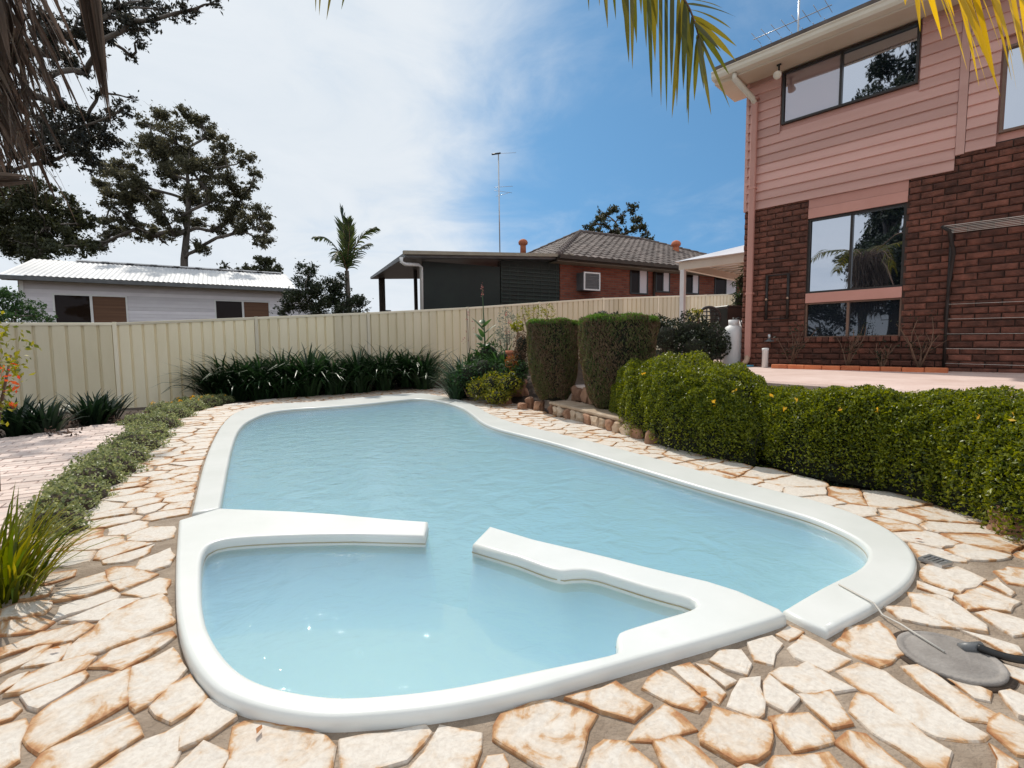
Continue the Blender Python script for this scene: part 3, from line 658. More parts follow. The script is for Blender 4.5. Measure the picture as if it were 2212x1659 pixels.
# ================================================================== FENCE
fence = empty('steel_fence', (FP[1].x, FP[1].y, 0), 0, 'cream ribbed steel boundary fence behind the strappy plants', 'fence')
def fl(p): return Vector(p)-Vector((FP[1].x, FP[1].y, 0))
for i in range(len(FP)-1):
    a, b = fl(FP[i]), fl(FP[i+1]); d2 = Vector((b.x-a.x, b.y-a.y, 0)); L = d2.length; d2.normalize(); nn = Vector((d2.y, -d2.x, 0)); slope = (b.z-a.z)/L
    def pt(s, o, z): return Vector((a.x, a.y, 0))+d2*s+nn*o+Vector((0, 0, a.z+slope*s+z))
    # post: C-channel seen as flat face with returns
    bm = bmesh.new(); w2 = .034
    vs = [bm.verts.new(Vector((a.x, a.y, 0))+d2*x+nn*y+Vector((0, 0, z))) for z in (a.z-FH-.25, a.z+.012) for x, y in ((-w2, -.03), (w2, -.03), (w2, .034), (w2-.008, .04), (-w2+.008, .04), (-w2, .034))]
    for k in range(6): bm.faces.new((vs[k], vs[(k+1) % 6], vs[6+(k+1) % 6], vs[6+k]))
    bm.faces.new(vs[6:]); bm.faces.new(vs[:6][::-1]); link('post', bmesh_done(bm, 'post'), 'fence_rail', fence)
    # three ribbed sheets per bay
    ns = 3; s0 = w2+.002; per = (L-2*s0)/ns
    for k in range(ns):
        prof = []; nr = 4; rw = per/nr
        for r_ in range(nr):
            base = s0+k*per+r_*rw
            prof += [(base, -.020), (base+rw*.10, -.020), (base+rw*.16, .014), (base+rw*.55, .017), (base+rw*.94, .014), (base+rw, -.020)]
        vv, ff = [], []
        for s, o in prof: vv += [pt(s, o, -FH-.1), pt(s, o, -.03)]
        for q in range(len(prof)-1): ff.append((2*q, 2*q+2, 2*q+3, 2*q+1))
        link('infill_sheet', pydata('infill_sheet', vv, ff), 'fence', fence)
    vv = [pt(s, o, z) for s in (w2-.002, L-w2+.002) for o, z in ((-.024, -.055), (.027, -.055), (.030, -.01), (.022, .002), (-.02, .002), (-.027, -.01))]
    ff = [(k, (k+1) % 6, 6+(k+1) % 6, 6+k) for k in range(6)]+[(0, 1, 2, 3, 4, 5)[::-1], (6, 7, 8, 9, 10, 11)]
    link('top_rail', pydata('top_rail', vv, ff), 'fence_rail', fence)
# ================================================================== BRICK HOUSE ON THE TERRACE
HF = Frame(PY(1640, 455, 8.15), .683, -.73)
HZ = TERR_Z
house = empty('brick_house', HF.W(0, 0, HZ), HF.a, 'two-storey house with pink weatherboards over dark red brick', 'house')
def hb(name, s0, s1, y0, y1, z0, z1, mat, parent=None, bev=0.0):
    return part(name, (s0, s1, y0, y1, z0-HZ, z1-HZ), mat, parent or house, bev)
S0, S1 = -.23, 5.2
ZB = 3.29; ZB2 = HF.pix(2063, 335)[1]; SR = HF.pix(2063, 345)[0]; ZE = 5.33          # board bottoms, change of plane, eave
wl0, wl1 = HF.pix(1741, 600)[0], HF.pix(1951, 580)[0]; wz0 = HF.pix(1845, 728)[1]; wz1 = HF.pix(1850, 455)[1]
wm0, wm1 = HF.pix(1742, 655)[1], HF.pix(1742, 634)[1]
uw0, uw1 = HF.pix(1690, 220)[0], HF.pix(1986, 120)[0]; uz0 = HF.pix(1690, 270)[1]; uz1 = ZE-.03
# wall core (mortar face), with openings left for the windows
core = []
bm = bmesh.new()
for s0, s1, z0, z1 in ((S0, wl0, HZ-.1, ZB+.1), (wl1, S1, HZ-.1, ZB2+.05), (wl0, wl1, HZ-.1, wz0), (wl0, wl1, wz1, ZB+.1)): box(bm, s0, s1, .02, .26, z0-HZ, z1-HZ)
link('wall', bmesh_done(bm, 'wall'), 'brick_mortar', house)
bm = bmesh.new()
for s0, s1, z0, z1 in ((S0, uw0, ZB+.1, ZE), (uw1, S1, ZB2+.05, ZE), (uw0, uw1, ZB+.1, uz0), (uw0, uw1, uz1, ZE)): box(bm, s0, s1, .03, .2, z0-HZ, z1-HZ)
box(bm, S0, S1, 6.8, 7.0, -.1, ZE-HZ); box(bm, S0, S0+.2, .26, 6.8, -.1, ZE-HZ); box(bm, S1-.2, S1, .26, 6.8, -.1, ZE-HZ)
link('rear_wall', bmesh_done(bm, 'rear_wall'), 'trim_pink', house)
part('room_interior', (S0+.25, S1-.25, 1.2, 1.25, 0, ZE-HZ), 'frame_dark', house)
# bricks
bvar = []
for k in range(6):
    r = random.Random(k); bm = bmesh.new(); L, Hh = .114, .0375
    fr_ = [[(-L, 0), (-L, Hh*2), (L, Hh*2), (L, 0)]]
    vb = [bm.verts.new((x, .045, z)) for x, z in ((-L, 0), (L, 0), (L, 2*Hh), (-L, 2*Hh))]
    vf = [bm.verts.new((x, .004+r.uniform(-.002, .003), z)) for x, z in ((-L, 0), (L, 0), (L, 2*Hh), (-L, 2*Hh))]
    vi = [bm.verts.new((x*.8+r.uniform(-.012, .012), -.006+r.uniform(-.006, .003), Hh+(z-Hh)*.6+r.uniform(-.005, .005))) for x, z in ((-L, 0), (-L*.1, 0), (L, 0), (L, 2*Hh), (L*.1, 2*Hh), (-L, 2*Hh))]
    for i in range(4): bm.faces.new((vb[i], vb[(i+1) % 4], vf[(i+1) % 4], vf[i]))
    bm.faces.new((vf[0], vf[1], vi[2], vi[1], vi[0])); bm.faces.new((vf[1], vf[2], vi[3], vi[2])); bm.faces.new((vf[2], vf[3], vi[5], vi[4], vi[3])); bm.faces.new((vf[3], vf[0], vi[0], vi[5])); bm.faces.new(vi[::1])
    bvar.append(bmesh_done(bm, 'brick'))
bl = []
row = 0; z = HZ-.03
while z < ZB2+.02:
    s = S0-(.12 if row % 2 else 0)
    while s < S1-.02:
        spans = [(S0, S1)] if z+.07 < wz0-.05 else [(S0, wl0-.006), (wl1+.006, S1)]
        for a, b in spans:
            x0, x1 = max(s+.006, a), min(s+.234, b)
            if z+.02 > ZB: x0 = max(x0, SR+.003)
            top = ZB2 if (x0+x1)/2 > SR+.01 else ZB
            if x1-x0 > .045 and z+.015 < top: bl.append(((x0+x1)/2, z, (x1-x0)/.228))
        s += .24
    row += 1; z += .086
bl.sort(key=lambda q: (q[0] > 3.35, -q[0]))
for k, (s, z, w_) in enumerate(bl[:300]):
    o = link('brick', bvar[k % 6], 'brick', house, (s, random.uniform(-.002, .003), z-HZ)); o.scale.x = w_
bm = bmesh.new()
for k, (s, z, w_) in enumerate(bl[300:]):
    n0 = len(bm.verts); bm.from_mesh(bvar[k % 6]); bm.verts.ensure_lookup_table(); bmesh.ops.transform(bm, verts=bm.verts[n0:], matrix=Matrix.Translation((s, 0, z-HZ)) @ Matrix.Diagonal((w_, 1, 1, 1)))
if len(bl) > 300: tag(link('outer_bricks', bmesh_done(bm, 'outer_bricks'), 'brick', house), kind='stuff')
print('house bricks', len(bl))
# brick sill course under the tall window, header bricks on end
k = 0; s = wl0+.02
me = boxme('sill_brick', (-.037, .037, -.05, .06, -.06, .012), .004)
while s < wl1-.02: link('sill_brick', me, 'brick', house, (s+.037, 0, wz0-HZ-.005)); s += .083
# weatherboards: lapped, each one a board
def boards(s0, s1, z0, z1, y, gaps=(), exp_=.140):
    z = z0
    while z < z1-.03:
        zt = min(z+exp_, z1)
        segs = [(s0, s1)]
        for g0, g1, h0, h1 in gaps:
            ns = []
            for a, b in segs:
                if zt > h0+.01 and z < h1-.01:
                    if g0-a > .03: ns.append((a, g0))
                    if b-g1 > .03: ns.append((g1, b))
                else: ns.append((a, b))
            segs = ns
        for a, b in segs:
            bm = bmesh.new(); pr = [(y-.036, z), (y-.032, z-.003), (y, z-.003), (y, zt+.02), (y-.008, zt+.02)]
            A = [bm.verts.new((a, q, h-HZ)) for q, h in pr]; B = [bm.verts.new((b, q, h-HZ)) for q, h in pr]
            for i in range(5): bm.faces.new((A[i], A[(i+1) % 5], B[(i+1) % 5], B[i]))
            bm.faces.new(A); bm.faces.new(B[::-1]); link('weatherboard', bmesh_done(bm, 'weatherboard'), 'board', house)
        z += exp_
boards(S0, SR-.004, ZB, ZE, .010, [(uw0-.02, uw1+.02, uz0-.02, uz1+.05)])
rw0 = HF.pix(2160, 250)[0]; rwz0 = HF.pix(2160, 288)[1]; rwz1 = rwz0+1.0
boards(SR+.09, S1, ZB2, ZE, .003, [(rw0-.02, rw0+1.62, rwz0-.02, rwz1+.02)])
hb('corner_board', SR, SR+.085, -.032, .03, ZB2-.012, ZE, 'board')
hb('corner_board', S0-.012, S0+.03, -.022, .04, ZB-.005, ZE, 'board')
# panel over the tall window
hb('head_board', wl0+.0, wl1+.01, -.004, .05, wz1+.002, wz1+(ZB-wz1)*.5, 'trim_pink'); hb('head_board', wl0, wl1+.01, .004, .05, wz1+(ZB-wz1)*.5+.004, ZB-.006, 'trim_pink')
def window(s0, s1, z0, z1, y, cols, fm, panes, fw=.03, name='window', splits=None):
    wdw = empty(name, (0, 0, 0)); wdw.parent = house
    bm = bmesh.new()
    box(bm, s0, s1, y-.02, y+.06, z0-HZ, z0+fw-HZ); box(bm, s0, s1, y-.02, y+.06, z1-fw-HZ, z1-HZ); box(bm, s0, s0+fw, y-.018, y+.058, z0+fw-HZ, z1-fw-HZ); box(bm, s1-fw, s1, y-.018, y+.058, z0+fw-HZ, z1-fw-HZ)
    link('window_frame', bmesh_done(bm, 'window_frame'), fm, wdw)
    xs_ = [s0+fw]+[s0+(s1-s0)*c for c in cols]+[s1-fw]
    for i in range(len(xs_)-1):
        part('pane', (xs_[i]+.008, xs_[i+1]-.008, y+.02+.008*(i % 2), y+.024+.008*(i % 2), z0+fw-HZ, z1-fw-HZ), panes[i % len(panes)], wdw)
        if i: part('mullion', (xs_[i]-.016, xs_[i]+.016, y-.012, y+.05, z0+fw-HZ, z1-fw-HZ), fm, wdw)
    return wdw
window(uw0, uw1, uz0, uz1, -.005, (.47,), 'frame_dark', ['glass_curtain', 'glass'])
window(wl0, wl1, wm1, wz1-.002, .055, (.47,), 'frame_dark', ['glass', 'glass'])
window(wl0, wl1, wz0, wm0, .055, (.47,), 'frame_brown', ['glass_low', 'glass_low'], .022)
hb('transom', wl0+.002, wl1-.002, .0, .12, wm0+.002, wm1-.002, 'trim_pink')
window(rw0, rw0+1.6, rwz0, rwz1, .0, (.5,), 'frame_brown', ['glass', 'glass'])
# eaves, gutter and roof
EO = .46
hb('soffit', S0-.32, S1+.3, -EO+.03, .25, ZE, ZE+.018, 'soffit')
hb('fascia', S0-.33, S1+.3, -EO+.01, -EO+.03, ZE-.02, ZE+.17, 'gutter')
bm = bmesh.new(); pr = [(-EO+.008, ZE+.0), (-EO-.085, ZE+.01), (-EO-.105, ZE+.05), (-EO-.105, ZE+.095), (-EO-.12, ZE+.12), (-EO-.112, ZE+.128), (-EO-.09, ZE+.105), (-EO-.09, ZE+.05), (-EO+.008, ZE+.03)]
A = [bm.verts.new((S0-.36, y, z-HZ)) for y, z in pr]; B = [bm.verts.new((S1+.3, y, z-HZ)) for y, z in pr]
for i in range(len(pr)): bm.faces.new((A[i], A[(i+1) % len(pr)], B[(i+1) % len(pr)], B[i]))
bm.faces.new(A); bm.faces.new(B[::-1]); link('gutter', bmesh_done(bm, 'gutter'), 'gutter', house)
bm = bmesh.new(); RZ = ZE+.17-HZ; pr = [(-EO-.05, RZ), (3.4, RZ+1.35), (7.4, RZ), (7.4, RZ+.05), (3.4, RZ+1.42), (-EO-.05, RZ+.05)]
A = [bm.verts.new((S0-.34, y, z)) for y, z in pr]; B = [bm.verts.new((S1+.3, y, z)) for y, z in pr]
for i in range(6): bm.faces.new((A[i], A[(i+1) % 6], B[(i+1) % 6], B[i]))
bm.faces.new((A[0], A[1], A[4], A[5])); bm.faces.new((A[1], A[2], A[3], A[4])); bm.faces.new((B[0], B[1], B[4], B[5])); bm.faces.new((B[1], B[2], B[3], B[4]))
link('roof', bmesh_done(bm, 'roof'), 'tile', house)
bm = bmesh.new(); g = [bm.verts.new((S0-.02, y, z)) for y, z in ((0, ZE-HZ), (7, ZE-HZ), (7, RZ+.1), (3.4, RZ+1.3), (0, RZ+.1))]; bm.faces.new(g); link('gable', bmesh_done(bm, 'gable'), 'board', house)
# eave return at the corner
bm = bmesh.new(); a = S0-.34
A = [bm.verts.new((a, y, z-HZ)) for y, z in ((-EO-.02, ZE-.05), (-EO-.02, ZE+.02), (.3, ZE+.02), (.3, ZE-.06))]; B = [bm.verts.new((S0-.02, y, z-HZ)) for y, z in ((-EO+.02, ZE-.05), (-EO+.02, ZE-.002), (.3, ZE-.002), (.3, ZE-.06))]
for i in range(4): bm.faces.new((A[i], A[(i+1) % 4], B[(i+1) % 4], B[i]))
bm.faces.new(A); bm.faces.new(B[::-1]); link('eave_box', bmesh_done(bm, 'eave_box'), 'soffit', house)
# downpipe with swan-neck and kicked foot
dp = S0+.14
pts = [(dp-.16, -EO-.03, ZE-.002-HZ), (dp-.16, -EO-.03, ZE-.07-HZ), (dp-.02, -.10, ZE-.30-HZ), (dp, -.065, ZE-.38-HZ)]
link('swan_neck', tubes('swan_neck', [(pts, .042, 10)]), 'gutter', house)
link('downpipe', boxme('downpipe', (dp-.046, dp+.046, -.105, -.035, .16, ZE-.36-HZ), .012), 'trim_pink', house)
link('downpipe_foot', tubes('downpipe_foot', [([(dp, -.07, .18), (dp-.005, -.09, .10), (dp-.05, -.20, .0)], .045, 10)]), 'tan_metal', house)
for zz in (1.2, 2.9, 4.3): part('pipe_bracket', (dp-.056, dp+.056, -.109, -.0, zz, zz+.03), 'trim_pink', house)
# spotlight under the eave
sl, _ = HF.pix(1683, 140, -.25)
sp = empty('spotlight', HF.W(sl, -.25, ZE-.18), HF.a, 'small black bracket floodlight under the cream eave', 'floodlight')
link('bracket', tubes('bracket', [([(0, 0, .18), (0, 0, .06)], .014, 8), ([(-.03, 0, .178), (.03, 0, .178)], .02, 8)]), 'black', sp)
o = link('lamp_head', lathe('lamp_head', [(.02, -.05), (.045, -.02), (.06, .05), (.055, .06), (.0, .055)], 14), 'gutter', sp, (0, -.02, .03)); o.rotation_euler = (math.radians(125), 0, 0)
# pipe frame on the wall
c0, zc0 = HF.pix(1656, 690); c1, zc1 = HF.pix(1705, 592)
pf = empty('pipe_frame', HF.W(c0, 0, zc0), HF.a, 'dark pipe loop fixed flat to the brick beside the downpipe', 'pipe')
wdt, hgt = c1-c0, zc1-zc0
link('upright', tubes('upright', [([(0, -.03, 0), (0, -.03, hgt)], .022, 8)]), 'black_rough', pf); link('upright', tubes('upright', [([(wdt, -.03, -.0), (wdt, -.03, hgt)], .022, 8)]), 'black_rough', pf)
link('crossbar', tubes('crossbar', [([(-.02, -.03, hgt), (wdt+.02, -.03, hgt)], .012, 8)]), 'black_rough', pf); link('crossbar', tubes('crossbar', [([(-.02, -.03, .0), (wdt+.02, -.03, .0)], .008, 8)]), 'black_rough', pf)
for x in (0, wdt): link('clip', tubes('clip', [([(x, -.058, hgt*.46), (x, -.05, hgt*.46)], .018, 8)]), 'tan_metal', pf)
# wall clothes line
c0, zt = HF.pix(2052, 500); _, zb = HF.pix(2050, 690)
cl_ = empty('clothesline', HF.W(c0, 0, zb), HF.a, 'wall clothes line with dark folding arm and pale cords on brick', 'clothesline')
H_ = zt-zb
link('arm', tubes('arm', [([(-.05, -.34, H_+.02), (.02, -.30, H_-.04), (.06, -.10, H_*.75), (.03, -.03, H_*.45), (.0, -.02, 0)], [.018, .022, .022, .018, .014], 8)]), 'black_rough', cl_)
link('wall_rail', tubes('wall_rail', [([(.02, -.02, H_+.02), (.02, -.02, -.75)], .018, 8)]), 'black_rough', cl_)
for k in range(6):
    y = -.34+.055*k; zz = H_+.02-.01*k
    link('cord', tubes('cord', [([(-.04+.012*k, y, zz), (.8, y, zz-.012), (1.9, y, zz)], .0035, 5)]), 'rope', cl_)
for k in range(6):
    zz = HF.pix(2060, 657+32*k)[1]-zb
    link('cord', tubes('cord', [([(.02, -.03, zz), (.7, -.034, zz-.01), (1.9, -.03, zz)], .0028, 5)]), 'rope', cl_)
# orange garden edging and bare roses
ke0, ke1 = HF.pix(1668, 800, -.42)[0], HF.pix(2040, 815, -.42)[0]
edg = empty('garden_edging', HF.W(ke0, -.42, HZ), HF.a, 'low terracotta brick edging along the foot of the brick wall', 'edging')
s = 0; me = boxme('edging_brick', (0, .222, -.05, .05, -.01, .062), .008)
while s < ke1-ke0: link('edging_brick', me, 'kerb_orange', edg, (s, random.uniform(-.006, .006), random.uniform(-.006, .004))); s += .228
link('soil_strip', boxme('soil_strip', (0, ke1-ke0, .055, .40, -.01, .03)), 'soil', edg)
for k, (x, y0, y1, lb) in enumerate(((1708, 800, 705, 'bare rose bush under the tall window by the pipe loop'), (1830, 805, 700, 'leafless rose stems under the centre of the tall window'), (1905, 806, 745, 'low bare rose stump under the tall window'), (1985, 808, 690, 'twiggy rose bush between tall window and clothes line'))):
    s, _ = HF.pix(x, y0, -.22); h = HF.pix(x, y1, -.22)[1]-HZ
    rb = empty('rose_bush', HF.W(s, -.22, HZ+.02), HF.a, lb, 'rose bush', 'pruned roses along the wall'); r = random.Random(k); it = []; tips = []
    for q in range(7):
        a = r.uniform(0, 6.28); L = h*r.uniform(.55, 1.05); p = Vector((0, 0, 0)); d = Vector((math.cos(a)*.45, math.sin(a)*.3, 1)).normalized(); pts = [p]
        for j in range(4): p = p+d*L/4; d = (d+Vector((r.uniform(-.3, .3), r.uniform(-.2, .2), r.uniform(-.05, .1)))).normalized(); pts.append(p)
        it.append((pts, [.011, .009, .007, .005, .003], 6)); tips.append(p)
        b = pts[2]; it.append(([b, b+Vector((r.uniform(-.2, .2), r.uniform(-.12, .12), .16))], [.005, .002], 5)); tips.append(b)
    link('stems', tubes('stems', it), 'twig', rb)
    P = np.concatenate([np.array(t[:])+rng.normal(size=(9, 3))*.035 for t in tips]); link('leaves', leaves('leaves', P, (.02, .045), .5), L_DARK, rb)
# pipes and bits by the corner
b_, zb_ = HF.pix(1652, 797, -.30); _, zt_ = HF.pix(1652, 757, -.30)
wp = tag(link('vent_pipe', lathe('vent_pipe', [(.045, -.02), (.045, .27), (.05, .275), (.05, .31), (.03, .315)], 16), 'white_paint', None, HF.W(b_, -.30, HZ)), 'short white plastic standpipe beside the terracotta edging', 'pipe')
b_, zb_ = HF.pix(1663, 738, -.05)
tp = empty('garden_light', HF.W(b_, -.0, zb_), HF.a, 'small grey cone light fixed to the brick above the white standpipe', 'wall light')
link('shade', lathe('shade', [(.075, 0), (.07, .012), (.03, .03), (.022, .05)], 16), 'gutter_grey', tp, (0, -.08, 0)); link('stem', tubes('stem', [([(0, -.08, .04), (0, -.08, .12)], .024, 10), ([(0, -.08, .05), (0, 0, .05)], .01, 8)]), 'metal', tp)
# gas cylinders behind the corner
for k, (x, sc_, lb) in enumerate(((1583, 1.0, 'tall white gas cylinder standing at the house corner beside the dark shrub'), (1606, 1.0, 'white gas cylinder tucked against the house corner behind the downpipe'))):
    p = PY(x, 780, 8.55+.3*k); gc = empty('gas_cylinder', (p.x, p.y, HZ), 0, lb, 'gas cylinder')
    link('tank', lathe('tank', [(.15, 0), (.175, .03), (.185, .06), (.185, .52), (.175, .60), (.13, .68), (.06, .72), (.05, .73)], 24), 'white_paint', gc)
    link('collar', lathe('collar', [(.085, .71), (.09, .80), (.082, .80), (.078, .72)], 18), 'white_paint', gc); link('valve', tubes('valve', [([(0, 0, .70), (0, 0, .84)], .022, 8), ([(0, 0, .80), (.09, -.02, .84)], .014, 8), ([(.09, -.02, .84), (.14, 0, .70), (.20, .05, .60)], .011, 8)]), 'black', gc)
p = PY(1600, 790, 8.2); q0 = HF.W(S0-.2, -.3, HZ)
pts = [Vector((p.x-.25+.09*k+.04*math.sin(k*1.9), p.y+.16*math.sin(k*1.3), HZ+.018)) for k in range(9)]
tag(link('garden_hose', tubes('garden_hose', [(chaikin(pts, 2, False), .016, 8)]), 'blue_hose'), 'short loop of blue hose on the terrace by the downpipe foot', 'hose')
# TV antenna on the roof
at_ = HF.W(HF.pix(1725, 40, 1.2)[0], 1.2, RZ+HZ+.5)
an = empty('roof_antenna', at_, HF.a, 'grey television antenna above the cream gutter', 'antenna')
zt_ = HF.pix(1752, 0, 1.2)[1]-at_.z
link('mast', tubes('mast', [([(0, 0, -.1), (0, 0, zt_+.3)], .014, 8)]), 'metal', an)
for zz in (zt_*.45, zt_*.75):
    link('boom', tubes('boom', [([(-.75, 0, zz), (.5, 0, zz)], .008, 6)]), 'metal', an)
    for x in np.linspace(-.7, .45, 8): link('element', tubes('element', [([(x, -.22, zz), (x, .22, zz)], .005, 5)]), 'metal', an)
# ================================================================== NEIGHBOURS BEHIND THE FENCE
# ---- white weatherboard house
WF = Frame(PY(200, 650, 17.0), .86, .51)
wz = fence_base(-9, 13)-.1
wh = empty('white_house', WF.W(0, 0, wz), WF.a, 'long white weatherboard house with bright corrugated roof beyond the fence', 'house')
g0, gz0 = WF.pix(0, 599, -.5); g1, gz1 = WF.pix(640, 629, -.5); gz = (gz0+gz1)/2
r0, rz0 = WF.pix(14, 556, 3.0); r1, rz1 = WF.pix(615, 592, 3.0); rz = (rz0+rz1)/2
wa = WF.pix(48, 650)[0]; wb = g1+.6
def wp_(name, s0, s1, y0, y1, z0, z1, mat, par=None): return part(name, (s0, s1, y0, y1, z0-wz, z1-wz), mat, par or wh)
wins = []
for xa, xb, yt, ya in ((117, 272, 637, 660), (466, 580, 650, 660)):
    a, zt = WF.pix(xa, yt); b, _ = WF.pix(xb, ya); wins.append((a, b, zt))
wp_('wall', wa, wb, .03, .2, wz, gz+.1, 'white_board')
z = wz+.2; gz_w = gz+.02
while z < gz_w:
    zt = min(z+.125, gz_w); segs = [(wa, wb)]
    for a, b, wt in wins:
        if wt-1.3 < z < wt: segs = [q for sg in segs for q in ((sg[0], a-.05), (b+.05, sg[1])) if sg[0] < a < sg[1]]+[sg for sg in segs if not sg[0] < a < sg[1]]
    for a, b in segs:
        vv = [(x, y, h-wz) for x in (a, b) for y, h in ((.0, z), (.03, z), (.03, zt), (.016, zt))]; link('weatherboard', pydata('weatherboard', vv, [(0, 1, 5, 4), (1, 2, 6, 5), (2, 3, 7, 6), (3, 0, 4, 7), (0, 3, 2, 1), (4, 5, 6, 7)]), 'white_board', wh)
    z += .125
wp_('corner_board', wa-.04, wa+.06, -.03, .05, wz, gz, 'white_paint')
for k, (a, b, zt) in enumerate(wins):
    wd = empty('window'); wd.parent = wh; z0 = zt-1.25; m = (a+b)/2
    bm = bmesh.new(); f_ = .05
    for q in ((a-f_, b+f_, zt, zt+f_), (a-f_, b+f_, z0-f_, z0), (a-f_, a, z0, zt), (b, b+f_, z0, zt), (m-.035, m+.035, z0, zt)): box(bm, q[0], q[1], -.02, .05, q[2]-wz, q[3]-wz)
    link('window_frame', bmesh_done(bm, 'window_frame'), 'white_paint', wd)
    part('pane', (a, m-.035, .018, .024, z0-wz, zt-wz), 'glass_far', wd); part('pane', (m+.035, b, .018, .024, z0-wz, zt-wz), 'blind', wd)
wp_('fascia', g0, g1, -.42, -.38, gz-.06, gz+.08, 'fascia_tan'); wp_('soffit', g0, g1, -.40, .05, gz-.02, gz-.0, 'fascia_tan'); wp_('gutter', g0-.05, g1+.05, -.53, -.425, gz-.04, gz+.09, 'gutter_grey')
n_ = int((g1-g0)/.0375); vv = []; ff = []
for i in range(n_+1):
    x = g0+(g1-g0)*i/n_; dz = .012*math.cos(i*math.pi/2)
    for y, h in ((-.5, gz+.11), (3.0, rz), (6.5, gz+.11)): vv.append((x, y, h-wz+dz))
    if i: o = i*3; ff += [(o-3, o, o+1, o-2), (o-2, o+1, o+2, o-1)]
link('roof', pydata('roof', vv, ff, True), 'white_roof', wh)
bm = bmesh.new(); bm.faces.new([bm.verts.new((g0+.25, y, h-wz)) for y, h in ((.05, wz), (.05, gz), (3.0, rz-.06), (6.2, gz), (6.2, wz))]); link('gable_wall', bmesh_done(bm, 'gable_wall'), 'white_board', wh)
for k in range(9):
    x = g0+(g1-g0)*(.2+.09*k); me = boxme('ridge_cap', (-.5, .5, -.16, .16, -.01, .03)); link('ridge_cap', me, 'white_roof', wh, (x, 3.0, rz-wz+.02))
# ---- brick house with tiled hip roof, dark green patio at its end
BF = Frame(PY(1280, 610, 17.6), .885, .466)
bz = fence_base(4, 17)-.2
bh = empty('tiled_brick_house', BF.W(0, 0, bz), BF.a, 'red brick bungalow with dark tiled hip roof behind the fence', 'house')
b0 = BF.pix(1210, 600)[0]; b1 = BF.pix(1640, 600)[0]+1
MT['brick_far'] = None
def brickmat():
    m, t = newmat('far_brick'); n = t.nodes; o = n.new('ShaderNodeOutputMaterial'); p = n.new('ShaderNodeBsdfPrincipled'); ln(t, p.outputs[0], o.inputs[0])
    tcn = n.new('ShaderNodeTexCoord'); mp = n.new('ShaderNodeMapping'); mp.inputs['Rotation'].default_value = (math.pi/2, 0, 0); ln(t, tcn.outputs['Object'], mp.inputs[0])
    b = n.new('ShaderNodeTexBrick'); b.inputs['Color1'].default_value = (.20, .055, .035, 1); b.inputs['Color2'].default_value = (.30, .10, .06, 1); b.inputs['Mortar'].default_value = (.16, .11, .09, 1)
    b.inputs['Scale'].default_value = 1; b.inputs['Brick Width'].default_value = .24; b.inputs['Row Height'].default_value = .086; b.inputs['Mortar Size'].default_value = .009; ln(t, mp.outputs[0], b.inputs[0]); ln(t, b.outputs[0], p.inputs['Base Color']); p.inputs['Roughness'].default_value = .9
    bp = n.new('ShaderNodeBump'); bp.inputs['Distance'].default_value = .01; bp.inputs['Strength'].default_value = .8; bp.invert = True; ln(t, b.outputs['Fac'], bp.inputs['Height']); ln(t, bp.outputs[0], p.inputs['Normal'])
    return m
MT['brick_far'] = brickmat()
ez = BF.pix(1215, 552, -.55)[1]
link('wall', boxme('wall', (b0, b1, 0, 8.0, 0, ez-bz)), 'brick_far', bh)
# hip roof of real tiles laid in courses
el, er, ef, eb = b0-.45, b1+.4, -.55, 8.5; rzz = BF.pix(1250, 503, 3.97)[1]; hw = (eb-ef)/2; rs0 = BF.pix(1252, 503, 3.97)[0]
def tile_face(A, B, Cq, Dq, nm):
    """trapezoid A-B (eave) to D-C (ridge) covered with overlapping tile rows; one joined mesh"""
    A, B, Cq, Dq = map(Vector, (A, B, Cq, Dq)); rows = max(2, int(((A+B)/2-(Cq+Dq)/2).length/.32)); vv, ff = [], []
    up = (B-A).cross(Dq-A).normalized(); up = up if up.z > 0 else -up; n_t = int((B-A).length/.3)
    for r_ in range(rows):
        for c in range(n_t):
            u0, u1 = c/n_t, (c+.97)/n_t; v0, v1 = r_/rows, min(1, (r_+1.12)/rows)
            def P(u, v):
                lo, hi = A+(Dq-A)*v, B+(Cq-B)*v; q = A+(B-A)*u; L = (hi-lo).length; full = (B-A).length
                t_ = (q-A).dot((B-A).normalized()); ls = (lo-A).dot((B-A).normalized()); t_ = max(ls, min(ls+L, t_)); return lo+(B-A).normalized()*(t_-ls)
            q = [P(u0, v0), P((u0+u1)/2, v0), P(u1, v0), P(u1, v1), P((u0+u1)/2, v1), P(u0, v1)]
            if (q[2]-q[0]).length < .03 and (q[3]-q[5]).length < .03: continue
            o = len(vv); j = random.uniform(-.006, .006)
            vv += [q[0]+up*(.035+j), q[1]+up*(.075+j), q[2]+up*(.035+j), q[3]+up*.01, q[4]+up*.05, q[5]+up*.01, q[0]+up*.0, q[1]+up*.0, q[2]+up*.0]
            ff += [(o, o+1, o+4, o+5), (o+1, o+2, o+3, o+4), (o+6, o+7, o+1, o), (o+7, o+8, o+2, o+1)]
    return pydata(nm, vv, ff)
rf = empty('roof', (0, 0, ez-bz)); rf.parent = bh; rh = rzz-ez; re1 = er-hw
tag(link('roof_tiles', tile_face((el, ef, 0), (er, ef, 0), (re1, 3.97, rh), (rs0, 3.97, rh), 'roof_tiles'), 'tile', rf), kind='stuff')
tag(link('roof_tiles', tile_face((el, eb, 0), (el, ef, 0), (rs0, 3.97, rh), (rs0, 3.98, rh), 'roof_tiles'), 'tile', rf), kind='stuff')
bm = bmesh.new(); v = [bm.verts.new(p) for p in ((el, ef, -.01), (er, ef, -.01), (er, eb, -.01), (el, eb, -.01), (rs0, 3.97, rh-.02), (re1, 3.97, rh-.02))]
for q in ((0, 1, 5, 4), (1, 2, 5), (2, 3, 4, 5), (3, 0, 4), (3, 2, 1, 0)): bm.faces.new([v[i] for i in q])
